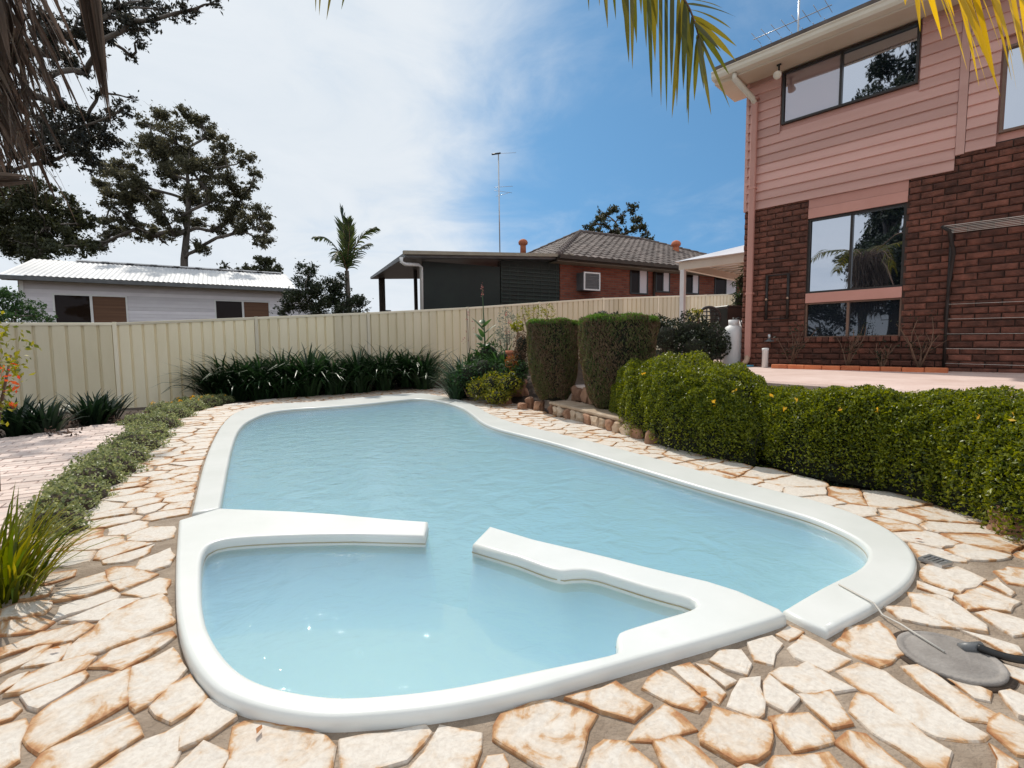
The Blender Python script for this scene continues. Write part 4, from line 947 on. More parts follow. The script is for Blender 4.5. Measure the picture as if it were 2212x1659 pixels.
link('roof_deck', bmesh_done(bm, 'roof_deck'), 'dark_timber', rf)
cap = []
for a, b in (((el, ef, .03), (rs0, 3.97, rh+.05)), ((rs0, 3.97, rh+.06), (re1, 3.97, rh+.06)), ((el, eb, .03), (rs0, 3.97, rh+.05)), ((er, ef, .03), (re1, 3.97, rh+.05))):
    a, b = Vector(a), Vector(b); k = int((b-a).length/.36)
    for i in range(k): link('ridge_tile', tubes('ridge_tile', [([a+(b-a)*(i/k), a+(b-a)*((i+1.1)/k)], [.10, .075], 8)]), 'tile', rf)
for x, y, off in ((1130, 537, 5.5), (1460, 540, 2.2)):
    s, z = BF.pix(x, y, off); link('roof_vent', lathe('roof_vent', [(.14, -.35), (.13, .08), (.13, .14), (.20, .18), (.22, .27), (.18, .36), (.08, .42)], 14), 'terracotta', rf, (s, off, z-ez))
part('fascia', (el, er, ef-.02, ef+.01, ez-.16-bz, ez-.0-bz), 'dark_timber', bh); part('gutter', (el, er, ef-.14, ef-.022, ez-.11-bz, ez+.0-bz), 'dark_timber', bh); part('soffit', (el, er, ef, 0, ez-.18-bz, ez-.165-bz), 'fascia_tan', bh)
part('fascia', (el-.02, el, ef, eb, ez-.16-bz, ez-bz), 'dark_timber', bh)
for xa, xb, yt, yb, gm in ((1363, 1397, 578, 632, 'glass_far'), (1418, 1445, 583, 628, 'glass_far'), (1482, 1508, 592, 632, 'white_paint'), (1545, 1590, 600, 638, 'white_paint')):
    a, zt = BF.pix(xa, yt); b, _ = BF.pix(xb, yt); zb = BF.pix(xa, yb)[1]; wd = empty('window'); wd.parent = bh; m = (a+b)/2; f_ = .05
    bm = bmesh.new()
    for q in ((a-f_, b+f_, zt, zt+f_), (a-f_, b+f_, zb-f_, zb), (a-f_, a, zb, zt), (b, b+f_, zb, zt), (m-.03, m+.03, zb, zt)): box(bm, q[0], q[1], -.03, .02, q[2]-bz, q[3]-bz)
    link('window_frame', bmesh_done(bm, 'window_frame'), 'black', wd)
    part('pane', (a, m-.03, -.012, -.004, zb-bz, zt-bz), 'glass_far', wd); part('pane', (m+.03, b, -.012, -.004, zb-bz, zt-bz), 'white_board', wd)
s = BF.pix(1411, 600)[0]; link('downpipe', tubes('downpipe', [([(s, -.06, 0), (s, -.06, ez-bz-.1)], .045, 8)]), 'dark_timber', bh)
# air conditioner
a, zt = BF.pix(1252, 590, -.1); b, _ = BF.pix(1297, 590, -.45); zb = BF.pix(1275, 627, -.45)[1]
a = BF.pix(1262, 600, -.45)[0]
ac = empty('air_conditioner', BF.W(a, 0, zb), BF.a, 'cream window air conditioner sticking out of the red brick wall', 'air conditioner')
wA, hA = b-a, zt-zb
link('case', boxme('case', (0, wA, -.40, .05, 0, hA), .012), 'gutter_grey', ac)
bm = bmesh.new(); t_ = .045
for q in ((0, wA, 0, t_), (0, wA, hA-t_, hA), (0, t_, t_, hA-t_), (wA-t_, wA, t_, hA-t_)): box(bm, q[0], q[1], -.45, -.402, q[2], q[3])
link('bezel', bmesh_done(bm, 'bezel'), 'white_paint', ac)
for k in range(9): part('louvre', (t_, wA-t_, -.43, -.405, t_+(hA-2*t_)*(k+.15)/9, t_+(hA-2*t_)*(k+.7)/9), 'gutter_grey', ac)
# ---- patio with dark green blinds
pt_ = empty('covered_patio', BF.W(0, 0, bz), BF.a, 'flat-roofed patio closed with dark green blinds beside the brick bungalow', 'patio')
p0s, pzt = BF.pix(872, 546, -.35); p1s, pzt1 = BF.pix(1205, 552, -.35); pza = pzt-bz; pzb = pzt1-bz
def slope(x): return pza+(pzb-pza)*(x-p0s)/(p1s-p0s)
vv = []; 
for x in (p0s, p1s+.6): vv += [(x, -.45, slope(x)), (x, 4.2, slope(x)-.1), (x, 4.2, slope(x)-.18), (x, -.45, slope(x)-.14)]
link('roof_sheet', pydata('roof_sheet', vv, [(0, 4, 5, 1), (1, 5, 6, 2), (2, 6, 7, 3), (3, 7, 4, 0), (0, 1, 2, 3), (7, 6, 5, 4)]), 'gutter_grey', pt_)
vv = []
for x in (p0s-.06, p1s+.5): vv += [(x, -.56, slope(x)+.03), (x, -.455, slope(x)+.03), (x, -.455, slope(x)-.07), (x, -.56, slope(x)-.07)]
link('gutter', pydata('gutter', vv, [(0, 4, 5, 1), (1, 5, 6, 2), (2, 6, 7, 3), (3, 7, 4, 0), (0, 1, 2, 3), (7, 6, 5, 4)]), 'fascia_tan', pt_)
q0 = BF.pix(914, 620, 0)[0]; qm = BF.pix(1080, 620, 0)[0]
part('blind', (q0, qm, 0, .03, 0, slope(q0)-.17), 'green_dark', pt_); part('blind', (qm+.04, b0-.02, .02, .05, 0, slope(b0)-.17), 'green_dark', pt_)
k = 0; x = qm+.05; lat = MT['green_dark']
MT['green_lattice'] = vary('green_lattice', (.018, .034, .028), (.028, .046, .038), 3, .6)
zz = .9
while zz < slope(qm)-.3: part('lattice_slat', (qm+.05, b0-.03, -.012, .006, zz, zz+.035), 'green_lattice', pt_); zz += .125
while x < b0-.05: part('lattice_slat', (x, x+.03, .008, .018, .8, slope(x)-.25), 'green_lattice', pt_); x += .30
for x, y in ((q0+.02, .06), (qm, .06), (p0s+.25, 3.9), (q0-.3, 3.9), (p0s+1.0, 2.0)): part('post', (x, x+.1, y, y+.1, 0, slope(x)-.16), 'dark_timber', pt_)
for zz in (1.15, 1.75): part('rail', (p0s+.3, q0, 3.92, 3.98, zz, zz+.09), 'dark_timber', pt_)
pd = [BF.pix(867, 556, -.5), BF.pix(867, 566, -.5), BF.pix(875, 571, -.45), BF.pix(903, 572, -.12), BF.pix(910, 577, -.1), BF.pix(912, 720, -.1)]
link('downpipe', tubes('downpipe', [([(p[0], o, p[1]-bz) for p, o in zip(pd, (-.5, -.5, -.45, -.14, -.10, -.10))], .05, 10)]), 'white_paint', pt_)
# antenna mast on the patio side
s, z0 = BF.pix(1080, 550, 2.0); _, z1 = BF.pix(1077, 330, 2.0)
ma = empty('antenna_mast', BF.W(s, 2.0, z0-.3), BF.a, 'tall thin antenna mast rising behind the green patio', 'antenna')
hM = z1-z0+.3
link('mast', tubes('mast', [([(0, 0, 0), (-.02, 0, hM)], .022, 8)]), 'metal', ma); link('boom', tubes('boom', [([(-.28, 0, hM-.1), (.06, 0, hM)], .03, 6)]), 'black', ma)
for zz, L, r_ in ((hM-.0, .62, .5), (hM*.70, .5, .35), (hM*.67, .55, -.2), (hM*.62, .3, .6)): link('element', tubes('element', [([(-L*.3, .1, zz-.03), (L, -.3*r_, zz+.12*r_)], .007, 5)]), 'metal', ma)
# ---- white carport at the side of the house
CFr = Frame(PY(1475, 620, 11.4), .683, -.73)
cz = TERR_Z
cp = empty('white_carport', CFr.W(0, 0, cz), CFr.a, 'white hipped carport roof on a slim white post beside the brick house', 'carport')
ct = CFr.pix(1475, 572)[1]-cz
part('post', (-.05, .05, -.05, .05, 0, ct-.12), 'white_paint', cp)
part('beam', (-.08, 2.3, -.05, .05, ct-.12, ct+.06), 'gutter', cp); part('beam', (-.05, .05, .052, 4.6, ct-.115, ct+.055), 'gutter', cp); part('beam', (1.1, 1.2, .055, 4.5, ct-.1, ct+.04), 'gutter', cp)
bm = bmesh.new(); v = [bm.verts.new(p) for p in ((-.15, -.15, ct+.065), (2.6, -.15, ct+.065), (2.6, 4.6, ct+.065), (-.15, 4.6, ct+.065), (2.6, 1.9, ct+.72), (1.9, 1.9, ct+.72))]
for q in ((0, 1, 4, 5), (0, 5, 3), (3, 5, 4, 2)): bm.faces.new([v[i] for i in q])
link('roof', bmesh_done(bm, 'roof'), 'white_roof', cp)
for k in range(12):
    part('roof_batten', (-.1, 2.5, .3+.36*k, .34+.36*k, ct+.03, ct+.06), 'gutter', cp)
# ---- bin and chair behind the shrub
p = PY(1571, 690, 10.3); hB = p.z
b_ = empty('wheelie_bin', (p.x, p.y, TERR_Z), .3, 'black lidded bin standing against the fence behind the dark shrub', 'bin')
bt = PY(1571, 668, 10.3).z-TERR_Z
bm = bmesh.new(); A = [bm.verts.new(q) for q in ((-.17, -.2, .05), (.17, -.2, .05), (.17, .2, .05), (-.17, .2, .05))]; B = [bm.verts.new(q) for q in ((-.23, -.27, bt), (.23, -.27, bt), (.23, .27, bt), (-.23, .27, bt))]
for i in range(4): bm.faces.new((A[i], A[(i+1) % 4], B[(i+1) % 4], B[i]))
bm.faces.new(A[::-1]); bm.faces.new(B); link('body', bmesh_done(bm, 'body'), 'black', b_); link('lid', boxme('lid', (-.25, .25, -.29, .29, bt+.001, bt+.06), .02), 'black', b_)
for x in (-.2, .2): link('wheel', tubes('wheel', [([(x-.03, .25, .1), (x+.03, .25, .1)], .1, 14)]), 'black', b_)
p = PY(1531, 686, 10.0); ch = empty('garden_chair', (p.x, p.y, TERR_Z), -.2, 'black garden chair with round lattice back beside the bin', 'chair'); hc = p.z-TERR_Z
link('back_ring', tubes('back_ring', [([(.21*math.cos(t), 0, hc+.21*math.sin(t)) for t in np.linspace(0, 6.283, 25)], .03, 8)]), 'black', ch)
for x in (-.12, -.04, .04, .12): h2 = math.sqrt(.2**2-x*x); link('lattice_bar', tubes('lattice_bar', [([(x, 0, hc-h2), (x, 0, hc+h2)], .012, 6)]), 'black', ch)
for zz in (-.12, -.04, .04, .12): h2 = math.sqrt(.2**2-zz*zz); link('lattice_bar', tubes('lattice_bar', [([(-h2, .004, hc+zz), (h2, .004, hc+zz)], .012, 6)]), 'black', ch)
link('seat', lathe('seat', [(.20, .42), (.22, .43), (.22, .45), (.2, .46)], 20), 'black', ch, (0, -.22, 0))
for x, y in ((-.16, -.38), (.16, -.38), (-.17, .0), (.17, .0)): link('leg', tubes('leg', [([(x*1.1, y, 0), (x, y, .43 if y < -.1 else hc-.15)], .015, 6)]), 'black', ch)
# ---- pool lid, hose and drain on the paving
ld = empty('skimmer_lid', (lid_c.x, lid_c.y, .004), .2, 'round grey plastic skimmer lid set among the crazy paving', 'lid')
link('pit', lathe('pit', [(.166, -.006), (.166, .001), (.1, .0015)], 40), 'soil', ld)
link('disc', lathe('disc', [(.146, 0), (.146, .010), (.140, .014), (.128, .012), (.124, .009), (.118, .012), (.02, .013)], 40), 'grey_plastic', ld)
link('socket', tubes('socket', [([(.075, .02, .012), (.14, .0, .022)], .018, 12)]), 'gutter_grey', ld)
h0 = G(2112, 1398, .03); h1 = G(2216, 1428, .03)
tag(link('black_hose', tubes('black_hose', [(chaikin([h0, h0+(h1-h0)*.5+Vector((0, 0, -.008)), h1, h1+Vector((.4, -.05, -.008)), h1+Vector((1.0, .2, -.01))], 2, False), .013, 10)]), 'black'), 'black hose running from the grey skimmer lid', 'hose')
c0 = G(1888, 1303, .042); c1 = G(1945, 1348, .026); c2 = G(2040, 1408, .022)
tag(link('pool_line', tubes('pool_line', [([G(1812, 1262, .039), c0, c0+(c1-c0)*.35+Vector((0, 0, -.02)), c1, c2], .004, 6)]), 'rope'), 'thin pale cord lying from the coping to the skimmer lid', 'cord')
dr = G(2021, 1210, .02); dg = empty('drain_grate', (dr.x, dr.y, .008), .4, 'small square grey drain grate in the stones beside the coping', 'drain')
bm = bmesh.new()
for q in ((-.05, .05, -.05, -.038), (-.05, .05, .038, .05), (-.05, -.038, -.038, .038), (.038, .05, -.038, .038)): box(bm, q[0], q[1], q[2], q[3], 0, .016)
link('rim', bmesh_done(bm, 'rim'), 'metal', dg)
for k in range(4): part('bar', (-.037, .037, -.031+.018*k, -.022+.018*k, 0, .012), 'metal', dg)
# ================================================================== PLANTS
def ribbons(name, items, segs=5, fold=.18, taper=None):
    """leaflets in any direction: (start, direction, side, length, width, gravity)"""
    V, Fq = [], []; prof = np.interp(np.linspace(0, 1, segs+1), [0, .12, .4, .75, 1], taper or [.45, .9, 1, .65, .03])
    for p, d, sd, L, wd, g in items:
        p = np.array(p, float); d = np.array(d, float); d /= np.linalg.norm(d); sd = np.array(sd, float); o = len(V); st = L/segs
        for i in range(segs+1):
            s_ = sd-d*sd.dot(d); s_ /= max(np.linalg.norm(s_), 1e-6); nn = np.cross(s_, d); w_ = wd*.5*prof[i]
            V += [p-s_*w_+nn*w_*fold, p, p+s_*w_+nn*w_*fold]; p = p+d*st; d = d+np.array([0, 0, -g/segs]); d /= np.linalg.norm(d)
        for i in range(segs): a = o+i*3; Fq += [(a, a+1, a+4, a+3), (a+1, a+2, a+5, a+4)]
    return npmesh(name, V, Fq, True)
def clumps_px(cl, depth, jit, k=1.0, flat=1.0):
    out_ = []
    for x, y, r in cl:
        Y = depth+random.uniform(-jit, jit); p = PY(x, y, Y); q = r*Y/F*k; out_.append((p.x, p.y, p.z, q, q, q*.85*flat))
    return out_
def px_tree(name, label, trunk, tr, cl, depth, jit, mat, size, per, gz, group=None, cat='tree', shell=.25, aspect=.4, bark='bark_grey', droop=.5, limb=.3, tk=1.0, ck=1.0):
    """tree whose limbs run from the trunk to leaf clumps spread in depth"""
    tp = [PY(x, y, depth) for x, y in trunk]; base = Vector((tp[0].x, tp[0].y, gz))
    t = empty(name, base, 0, label, cat, group)
    B = clumps_px(cl, depth, jit, ck)
    path = [base]+[Vector(p) for p in tp if p.z > gz+.3]
    loc = [p-base for p in path]; n = len(loc); rad = [tr*(1-.75*i/(n-1)) for i in range(n)]
    link('trunk', tubes('trunk', [(loc, rad, 10)]), bark, t)
    it = []; nodes = [(p, -1) for p in loc]; order = sorted(B, key=lambda q: min((Vector(q[:3])-base-p).length for p in loc)); bid = []
    for b in order:
        c = Vector(b[:3])-base
        par = min(range(1, len(nodes)), key=lambda i: (nodes[i][0]-c).length*(1 if i < n else 1.12)+1.6*max(0, nodes[i][0].z-c.z+.1*(c-nodes[i][0]).length)); nodes.append((c, par)); bid.append((len(nodes)-1, b))
    cnt = [0]*len(nodes)
    for i in range(len(nodes)-1, n-1, -1): cnt[i] += 1; cnt[nodes[i][1]] += cnt[i]
    kr = tr*.16*tk
    for i, b in bid:
        c, par = nodes[i]; s0 = nodes[par][0]; L_ = (c-s0).length; r0 = kr*math.sqrt(cnt[i]+.4); r1 = kr*math.sqrt(max(cnt[i]-1, 0)+.25)
        jv = lambda k: Vector((random.uniform(-1, 1), random.uniform(-1, 1), random.uniform(-.2, 1)))*L_*k
        it.append(([s0, s0.lerp(c, .33)+jv(.09), s0.lerp(c, .66)+jv(.07), c], [r0, r0*.9, (r0+r1)/2, r1], 6))
        for q in range(7):
            e_ = c+Vector((random.uniform(-1, 1), random.uniform(-1, 1), random.uniform(-.7, .9)))*b[3]*.95; m_ = c.lerp(e_, .5)+jv(.05); it.append(([s0.lerp(c, .75), m_, e_], [r1*.6, r1*.4, r1*.12], 5))
    link('limbs', tubes('limbs', it), bark, t)
    sub = []
    for b in B:
        for q in range(16):
            d = unit(rng.normal(size=(1, 3)))[0]; rr = b[3]*rng.uniform(.16, .42); k_ = rng.uniform(.3, 1.0); sub.append((b[0]+d[0]*b[3]*k_, b[1]+d[1]*b[3]*k_, b[2]+d[2]*b[5]*k_, rr, rr, rr*.75))
    P = blob_points(sub, per*.7, shell); P = np.concatenate([P, P[::6]+rng.normal(size=(len(P[::6]), 3))*np.mean([b[3] for b in B])*.22])-np.array(base[:]); link('crown', leaves('crown', P, size, aspect, droop=droop), mat, t)
    return t
def z1(l): return [(x*.3332, y*.3332, r*.3332) for x, y, r in l]
# ---- far trees
px_tree('gum_tree', 'tall open-crowned gum tree rising behind the white house', [(398, 640), (398, 560), (404, 500), (407, 440), (406, 390), (400, 330)], .24,
 z1([(1030,750,80),(1180,715,55),(1300,800,80),(1345,880,55),(1130,900,110),(980,900,80),(1060,1000,120),(1460,960,75),(1430,1040,85),(1590,1030,60),(1650,1130,45),(1630,1210,35),(1340,1120,85),(1230,1090,100),(1480,1150,80),(1560,1300,95),(1690,1370,70),(1390,1300,80),(1725,1480,52),(1700,1550,60),(1500,1400,85),(850,1080,80),(820,1170,100),(700,1090,80),(760,1240,95),(900,1200,90),(1000,1290,80),(1070,1400,85),(860,1310,85),(720,1330,50),(900,1480,75),(1000,1530,70),(1300,1600,60),(1130,1520,60),(1420,1490,50),(790,1500,60),(700,1540,60),(640,1600,55),(1560,1500,50),(930,800,50),(900,960,60),(1230,1300,70),(1280,1450,60),(1180,1400,60),(1100,1150,90),(640,1180,60),(680,1440,60),(820,1420,70),(1620,1430,60),(1240,1250,60),(1330,1200,60),(1200,1000,80)]),
 27, 2.2, L_GUM, (.10, .20), 2700, .3, 'trees beyond the fence', ck=1.08)
px_tree('gum_tree', 'dense lower gum tree at the end of the white house', [(95, 660), (90, 560), (85, 500), (80, 450)], .22,
 z1([(200,1270,130),(330,1350,130),(90,1390,130),(290,1480,130),(470,1400,90),(560,1450,70),(440,1560,90),(130,1570,130),(20,1500,120),(250,1620,110),(-100,1450,140),(560,1600,60),(20,1280,90)]), 23, 2, L_GUM2, (.11, .22), 2800, .2, 'trees beyond the fence', ck=1.15)
px_tree('gum_tree', 'sparse pale gum crown showing over the tiled roof ridge', [(1345, 640), (1345, 560), (1340, 510), (1330, 480)], .2,
 [(1105.6+x*.3123, 414.6+y*.3123, r*.3123) for x, y, r in [(640,160,50),(700,125,50),(600,190,45),(820,115,55),(870,195,50),(760,190,40),(905,240,42),(930,300,36),(700,280,55),(530,260,45),(850,265,42),(650,230,40),(600,290,50),(780,290,40),(960,330,30),(560,230,30)]], 34, 1.5, L_GUM2, (.14, .26), 1300, .6, 'trees beyond the fence', shell=.2)
px_tree('round_tree', 'small round dark tree between white house roof and gum', [(570, 660), (568, 590)], .15, [(575,573,24),(545,582,18),(600,582,14),(560,560,12),(520,586,12),(485,575,10),(585,590,20)], 24, .8, L_GUM2, (.09, .18), 3500, .3, 'trees beyond the fence')
# ---- overhanging tree, its trunk out of frame to the left
px_tree('overhanging_tree', 'dark tree reaching over the fence with hanging leafy branches', [(-260, 660), (-250, 480), (-200, 330), (-120, 230), (-20, 180)], .34,
 z1([(700,100,120),(850,150,100),(900,250,65),(850,370,40),(450,230,130),(380,370,85),(1080,70,75),(1220,70,75),(1390,20,50),(640,600,45),(800,715,65),(700,760,85),(640,880,120),(450,840,150),(300,780,110),(500,1000,100),(390,940,90),(600,1050,75),(100,850,130),(120,1000,65),(560,470,45),(300,500,60),(250,150,120),(550,80,110),(950,20,80),(700,250,70),(480,420,55),(860,640,30),(150,320,110),(330,250,100),(600,180,80),(780,60,90),(200,620,70),(560,780,90),(420,700,60),(200,950,110),(320,1050,60),(540,930,90),(0,650,120),(40,1120,80),(1000,130,60),(640,330,40)]),
 12.5, .9, L_OVER, (.07, .13), 3600, -.1, 'trees beyond the fence', shell=.1, droop=.8, limb=.5, tk=.5)
# ---- shrubs behind the fence
px_tree('fence_shrub', 'dark leafy shrub rising above the fence beside the small palm', [(690, 700), (690, 650)], .06, [(660,625,42),(705,640,44),(640,655,34),(750,655,36),(668,590,24),(728,612,28),(780,655,24),(615,668,22),(690,668,40),(745,675,30),(650,575,12)], 13.6, .4, L_DARK, (.05, .10), 7000, .1, 'shrubs behind the fence', 'shrub')
px_tree('fence_shrub', 'mid-green shrub peering over the fence in front of the white house corner', [(30, 720), (35, 670)], .06, [(30,660,34),(60,672,28),(10,640,26),(90,682,20),(25,690,34),(-25,655,40),(110,690,14)], 11.4, .3, L_MID, (.045, .09), 7000, -.1, 'shrubs behind the fence', 'shrub')
# reflected in the windows: trees standing behind the camera
def blob_tree(name, label, base, h, blobs, mat, size, per, tr, group):
    t = empty(name, base, 0, label, 'tree', group)
    link('trunk', tubes('trunk', [([(0, 0, -.1), (.1, 0, h*.35), (0, .1, h*.7)], [tr, tr*.8, tr*.4], 10)]), 'bark_grey', t)
    link('limbs', tubes('limbs', [([(0, 0, h*.3), Vector((0, 0, h*.35)).lerp(Vector(b[:3]), .6), b[:3]], [tr*.5, tr*.3, tr*.1], 6) for b in blobs]), 'bark_grey', t)
    sub = []
    for b in blobs:
        for q in range(8):
            d = unit(rng.normal(size=(1, 3)))[0]; rr = b[3]*rng.uniform(.3, .5); sub.append((b[0]+d[0]*b[3]*.7, b[1]+d[1]*b[4]*.7, b[2]+d[2]*b[5]*.7, rr, rr, rr*.8))
    link('crown', leaves('crown', blob_points(sub, per, .2), size, .45, droop=.4), mat, t); return t
blob_tree('yard_tree', 'large dark tree reflected in the house windows', (-6.55, -1.15, -.04), 9, [(0,0,9.8,1.5,1.5,1.5),(.6,.2,11.3,1.3,1.3,1.2),(-.3,.5,8.3,1.3,1.3,1.2),(0,0,5.5,1.6,1.6,1.8),(1.2,.3,4.2,1.3,1.3,1.2),(-1.2,0,4.2,1.5,1.5,1.4),(.3,0,7.2,1.4,1.4,1.4),(.6,1,6.3,1.2,1.2,1.1),(-.7,-.9,6.2,1.3,1.3,1.2),(0,0,3.2,1.5,1.5,1.0),(.2,.2,8.8,1.0,1.0,1.0)], L_DARK, (.10, .2), 2000, .22, 'trees behind the viewpoint')
blob_tree('yard_tree', 'round bushy tree reflected low in the tall window', (-15, -3.0, -.04), 3, [(0,0,2.4,1.8,1.8,1.2),(1.4,1.5,2.0,1.5,1.5,1.2),(-1,2.6,2.2,1.6,1.6,1.2)], L_DARK, (.12, .25), 900, .2, 'trees behind the viewpoint')
# ---- small palm behind the fence
def frond(path, nl, L, wd, g, parent, mat, rad=.012, both=True, fwd=.8, lift=.1, t0=.12, name='frond', jit=.12):
    """arching rachis with paired leaflets"""
    pts = chaikin([Vector(p) for p in path], 3, False); o = link(name, tubes(name, [(pts, [rad*(1-.8*i/(len(pts)-1)) for i in range(len(pts))], 6)]), 'twig', parent)
    it = []; n = len(pts)
    for i in range(nl):
        t = t0+(1-t0)*i/(nl-1); f = t*(n-1); a = int(min(f, n-2)); p = pts[a].lerp(pts[a+1], f-a); d = (pts[a+1]-pts[a]).normalized()
        sd = d.cross(Vector((0, 0, 1))); sd = sd.normalized() if sd.length > .05 else Vector((1, 0, 0)); up = sd.cross(d)
        ll = L*(.45+.55*math.sin(math.pi*min(1, .15+.85*t)))*random.uniform(.85, 1.1)
        for s_ in ((1, -1) if both else (1,)):
            dd = d*(fwd+.5*t)+sd*s_*random.uniform(.8, 1.05)+up*(lift+random.uniform(-jit, jit)); it.append((p, dd, d, ll, wd*random.uniform(.8, 1.15), g*random.uniform(.8, 1.25)))
    link('leaflets', ribbons('leaflets', it), mat, o); return o
c = PY(749, 585, 14.0); pb = Vector((c.x+.03, c.y, fence_base(c.x, c.y)-.1))
pm_ = empty('small_palm', pb, 0, 'small palm with an upright spear frond standing above the fence', 'palm')
link('trunk', tubes('trunk', [([(0, 0, 0), (.02, 0, .9), (-.03, 0, c.z-pb.z)], [.10, .085, .06], 10)]), 'bark_grey', pm_)
cc = c-pb
def Lp(x, y, dd=0): return PY(x, y, 14.0+dd)-pb
frond([cc, Lp(744, 520), Lp(741, 480), Lp(738, 455)], 34, .42, .05, .25, pm_, L_FPALM, .02, fwd=1.5)
frond([cc, Lp(752, 540, -.2), Lp(756, 510, -.3), Lp(752, 480, -.4)], 26, .4, .05, .3, pm_, L_FPALM, .02, fwd=1.4)
frond([cc, Lp(728, 535), Lp(705, 513), Lp(684, 512)], 26, .36, .045, 1.5, pm_, L_FPALM, .02)
frond([cc, Lp(765, 535), Lp(785, 505), Lp(806, 494)], 28, .45, .05, 1.2, pm_, L_FPALM, .02)
frond([cc, Lp(762, 555, .3), Lp(778, 535, .5), Lp(792, 528, .6)], 22, .42, .05, 1.4, pm_, L_FPALM, .02)
frond([cc, Lp(740, 550, -.4), Lp(728, 540, -.8), Lp(722, 560, -1.1)], 20, .38, .05, 1.2, pm_, L_FPALM, .02)
# ---- strappy clumps
def strap_clump(name, label, pos, n, L, wd, el, bend, mat, cat='plant', group=None, spread=.14, seed=0):
    r = random.Random(seed); t = empty(name, pos, 0, label, cat, group); it = []
    for k in range(n):
        a = r.uniform(0, 6.283); q = r.uniform(0, spread); e = math.radians(r.uniform(*el)); it.append(((q*math.cos(a), q*math.sin(a), -.02), a+r.uniform(-.5, .5), L*r.uniform(.6, 1.1), wd*r.uniform(.7, 1.2), e, r.uniform(*bend)))
    link('leaves', blades('leaves', it), mat, t); return t
AG = [(475, 862), (520, 862), (570, 862), (622, 860), (675, 858), (730, 855), (785, 851), (840, 846), (890, 842), (922, 842)]
for k, (x, y) in enumerate(AG):
    e = G(x, y, 0); p = Vector(e[:2])+Vector((-fnor.x, -fnor.y))*(.40 if 1 <= k <= 8 else .25)
    strap_clump('agapanthus_clump', {0: 'dark agapanthus clump ending the row beside the yellow-flowered ground cover', 9: 'dark agapanthus clump ending the row next to the mixed bed'}.get(k, 'dark green strap-leaved agapanthus clump massed between pool end and cream fence'), (p.x, p.y, ground_h(p.x, p.y)), 240, 1.30+.12*(k % 3 == 1), .052, (55, 92), (1.3, 2.7), L_AGA, 'plant', 'agapanthus clumps behind the pool', .24, k)
for k, (x, y, L, lb) in enumerate(((40, 935, .62, 'dark strappy clump with an orange flower in the fence bed'), (100, 932, .55, 'dark broad-leaved clump in the shaded bed below the fence'), (200, 912, .58, 'spiky dark clump against the fence post'), (228, 905, .52, 'dark strappy clump between fence post and yellow-flowered ground cover'), (-60, 945, .6, 'dark strappy clump at the fence bed end'))):
    e = G(x, y, 0); t = strap_clump('clivia_clump', lb, (e.x, e.y, -.04), 90, L, .045, (45, 90), (.5, 1.6), L_CLIV, 'plant', 'strappy clumps in the fence bed', .15, 30+k)
    if k in (0, 2):
        P = np.array([(.0-.05*k, -.05, .42-.1*k)])+rng.normal(size=(26, 3))*.022; link('flowers', leaves('flowers', P, (.03, .055), .6), M_FLO if k == 0 else M_FLW, t)
        link('flower_stalk', tubes('flower_stalk', [([(0, 0, 0), (-.05*k, -.05, .42-.1*k)], .008, 6)]), L_MID, t)
# low litter plants in the bed
P = []
for k in range(60):
    x = random.uniform(-40, 290); y = random.uniform(905, 945) if x < 150 else random.uniform(900, 915); e = G(x, y, 0)
    if pool_near(e.x, e.y)[0] > 1.2: P.append(np.array(e[:])+np.abs(rng.normal(size=(14, 3)))*np.array([.08, .08, .05]))
tag(link('bed_litter', leaves('bed_litter', np.concatenate(P), (.03, .08), .5), L_DEAD), 'fallen leaves and low growth in the shaded fence bed', 'litter', None, 'stuff')
# ---- ground cover border between path and crazy paving
P, PF = [], []
GCV = [(470, 868, .26, .17), (440, 874, .28, .2), (405, 886, .3, .2), (372, 902, .28, .22), (340, 925, .28, .24), (318, 948, .25, .22), (290, 972, .26, .24), (258, 1000, .24, .22), (228, 1026, .24, .24), (196, 1050, .22, .22), (165, 1082, .2, .2), (140, 1105, .18, .2), (118, 1135, .16, .16), (300, 915, .22, .16), (350, 885, .22, .16), (400, 872, .22, .15), (148, 1060, .12, .12), (150, 1150, .10, .10)]
for x, y, r_, h in GCV:
    e = G(x, y, 0); n = int(8200*r_*r_*3.1); d = unit(rng.normal(size=(n, 3))); d[:, 2] = np.abs(d[:, 2]); q = rng.uniform(.8, 1.05, n)[:, None]
    bump_ = 1+.16*np.sin(d[:, :1]*9+x)*np.sin(d[:, 1:2]*8+y)
    P.append(np.array((e.x, e.y, -.02))+d*q*bump_*np.array((r_*1.15, r_*1.15, h)))
    if y < 900:
        for j in range(5): a = random.uniform(0, 6.28); PF.append(np.array((e.x+r_*.7*math.cos(a), e.y+r_*.7*math.sin(a), h*.8))+rng.normal(size=(8, 3))*.012)
gco = tag(link('ground_cover', leaves('ground_cover', np.concatenate(P), (.016, .038), .55, normal=np.array([[0, 0, 1.0]]), nbias=.3), L_COVER), 'low pale green ground cover mounds edging the paving beside the brick path', 'ground cover', None, 'stuff')
tag(link('flowers', leaves('flowers', np.concatenate(PF), (.018, .032), .7), M_FLY, gco), kind='stuff')
bm = bmesh.new()
for x, y, r_, h in GCV: e = G(x, y, 0); bmesh.ops.create_icosphere(bm, subdivisions=2, radius=1, matrix=Matrix.Translation((e.x, e.y, -.03)) @ Matrix.Diagonal((r_*.98, r_*.98, h*.85, 1)))
tag(link('under_growth', bmesh_done(bm, 'under_growth', True), 'soil', gco), kind='stuff')
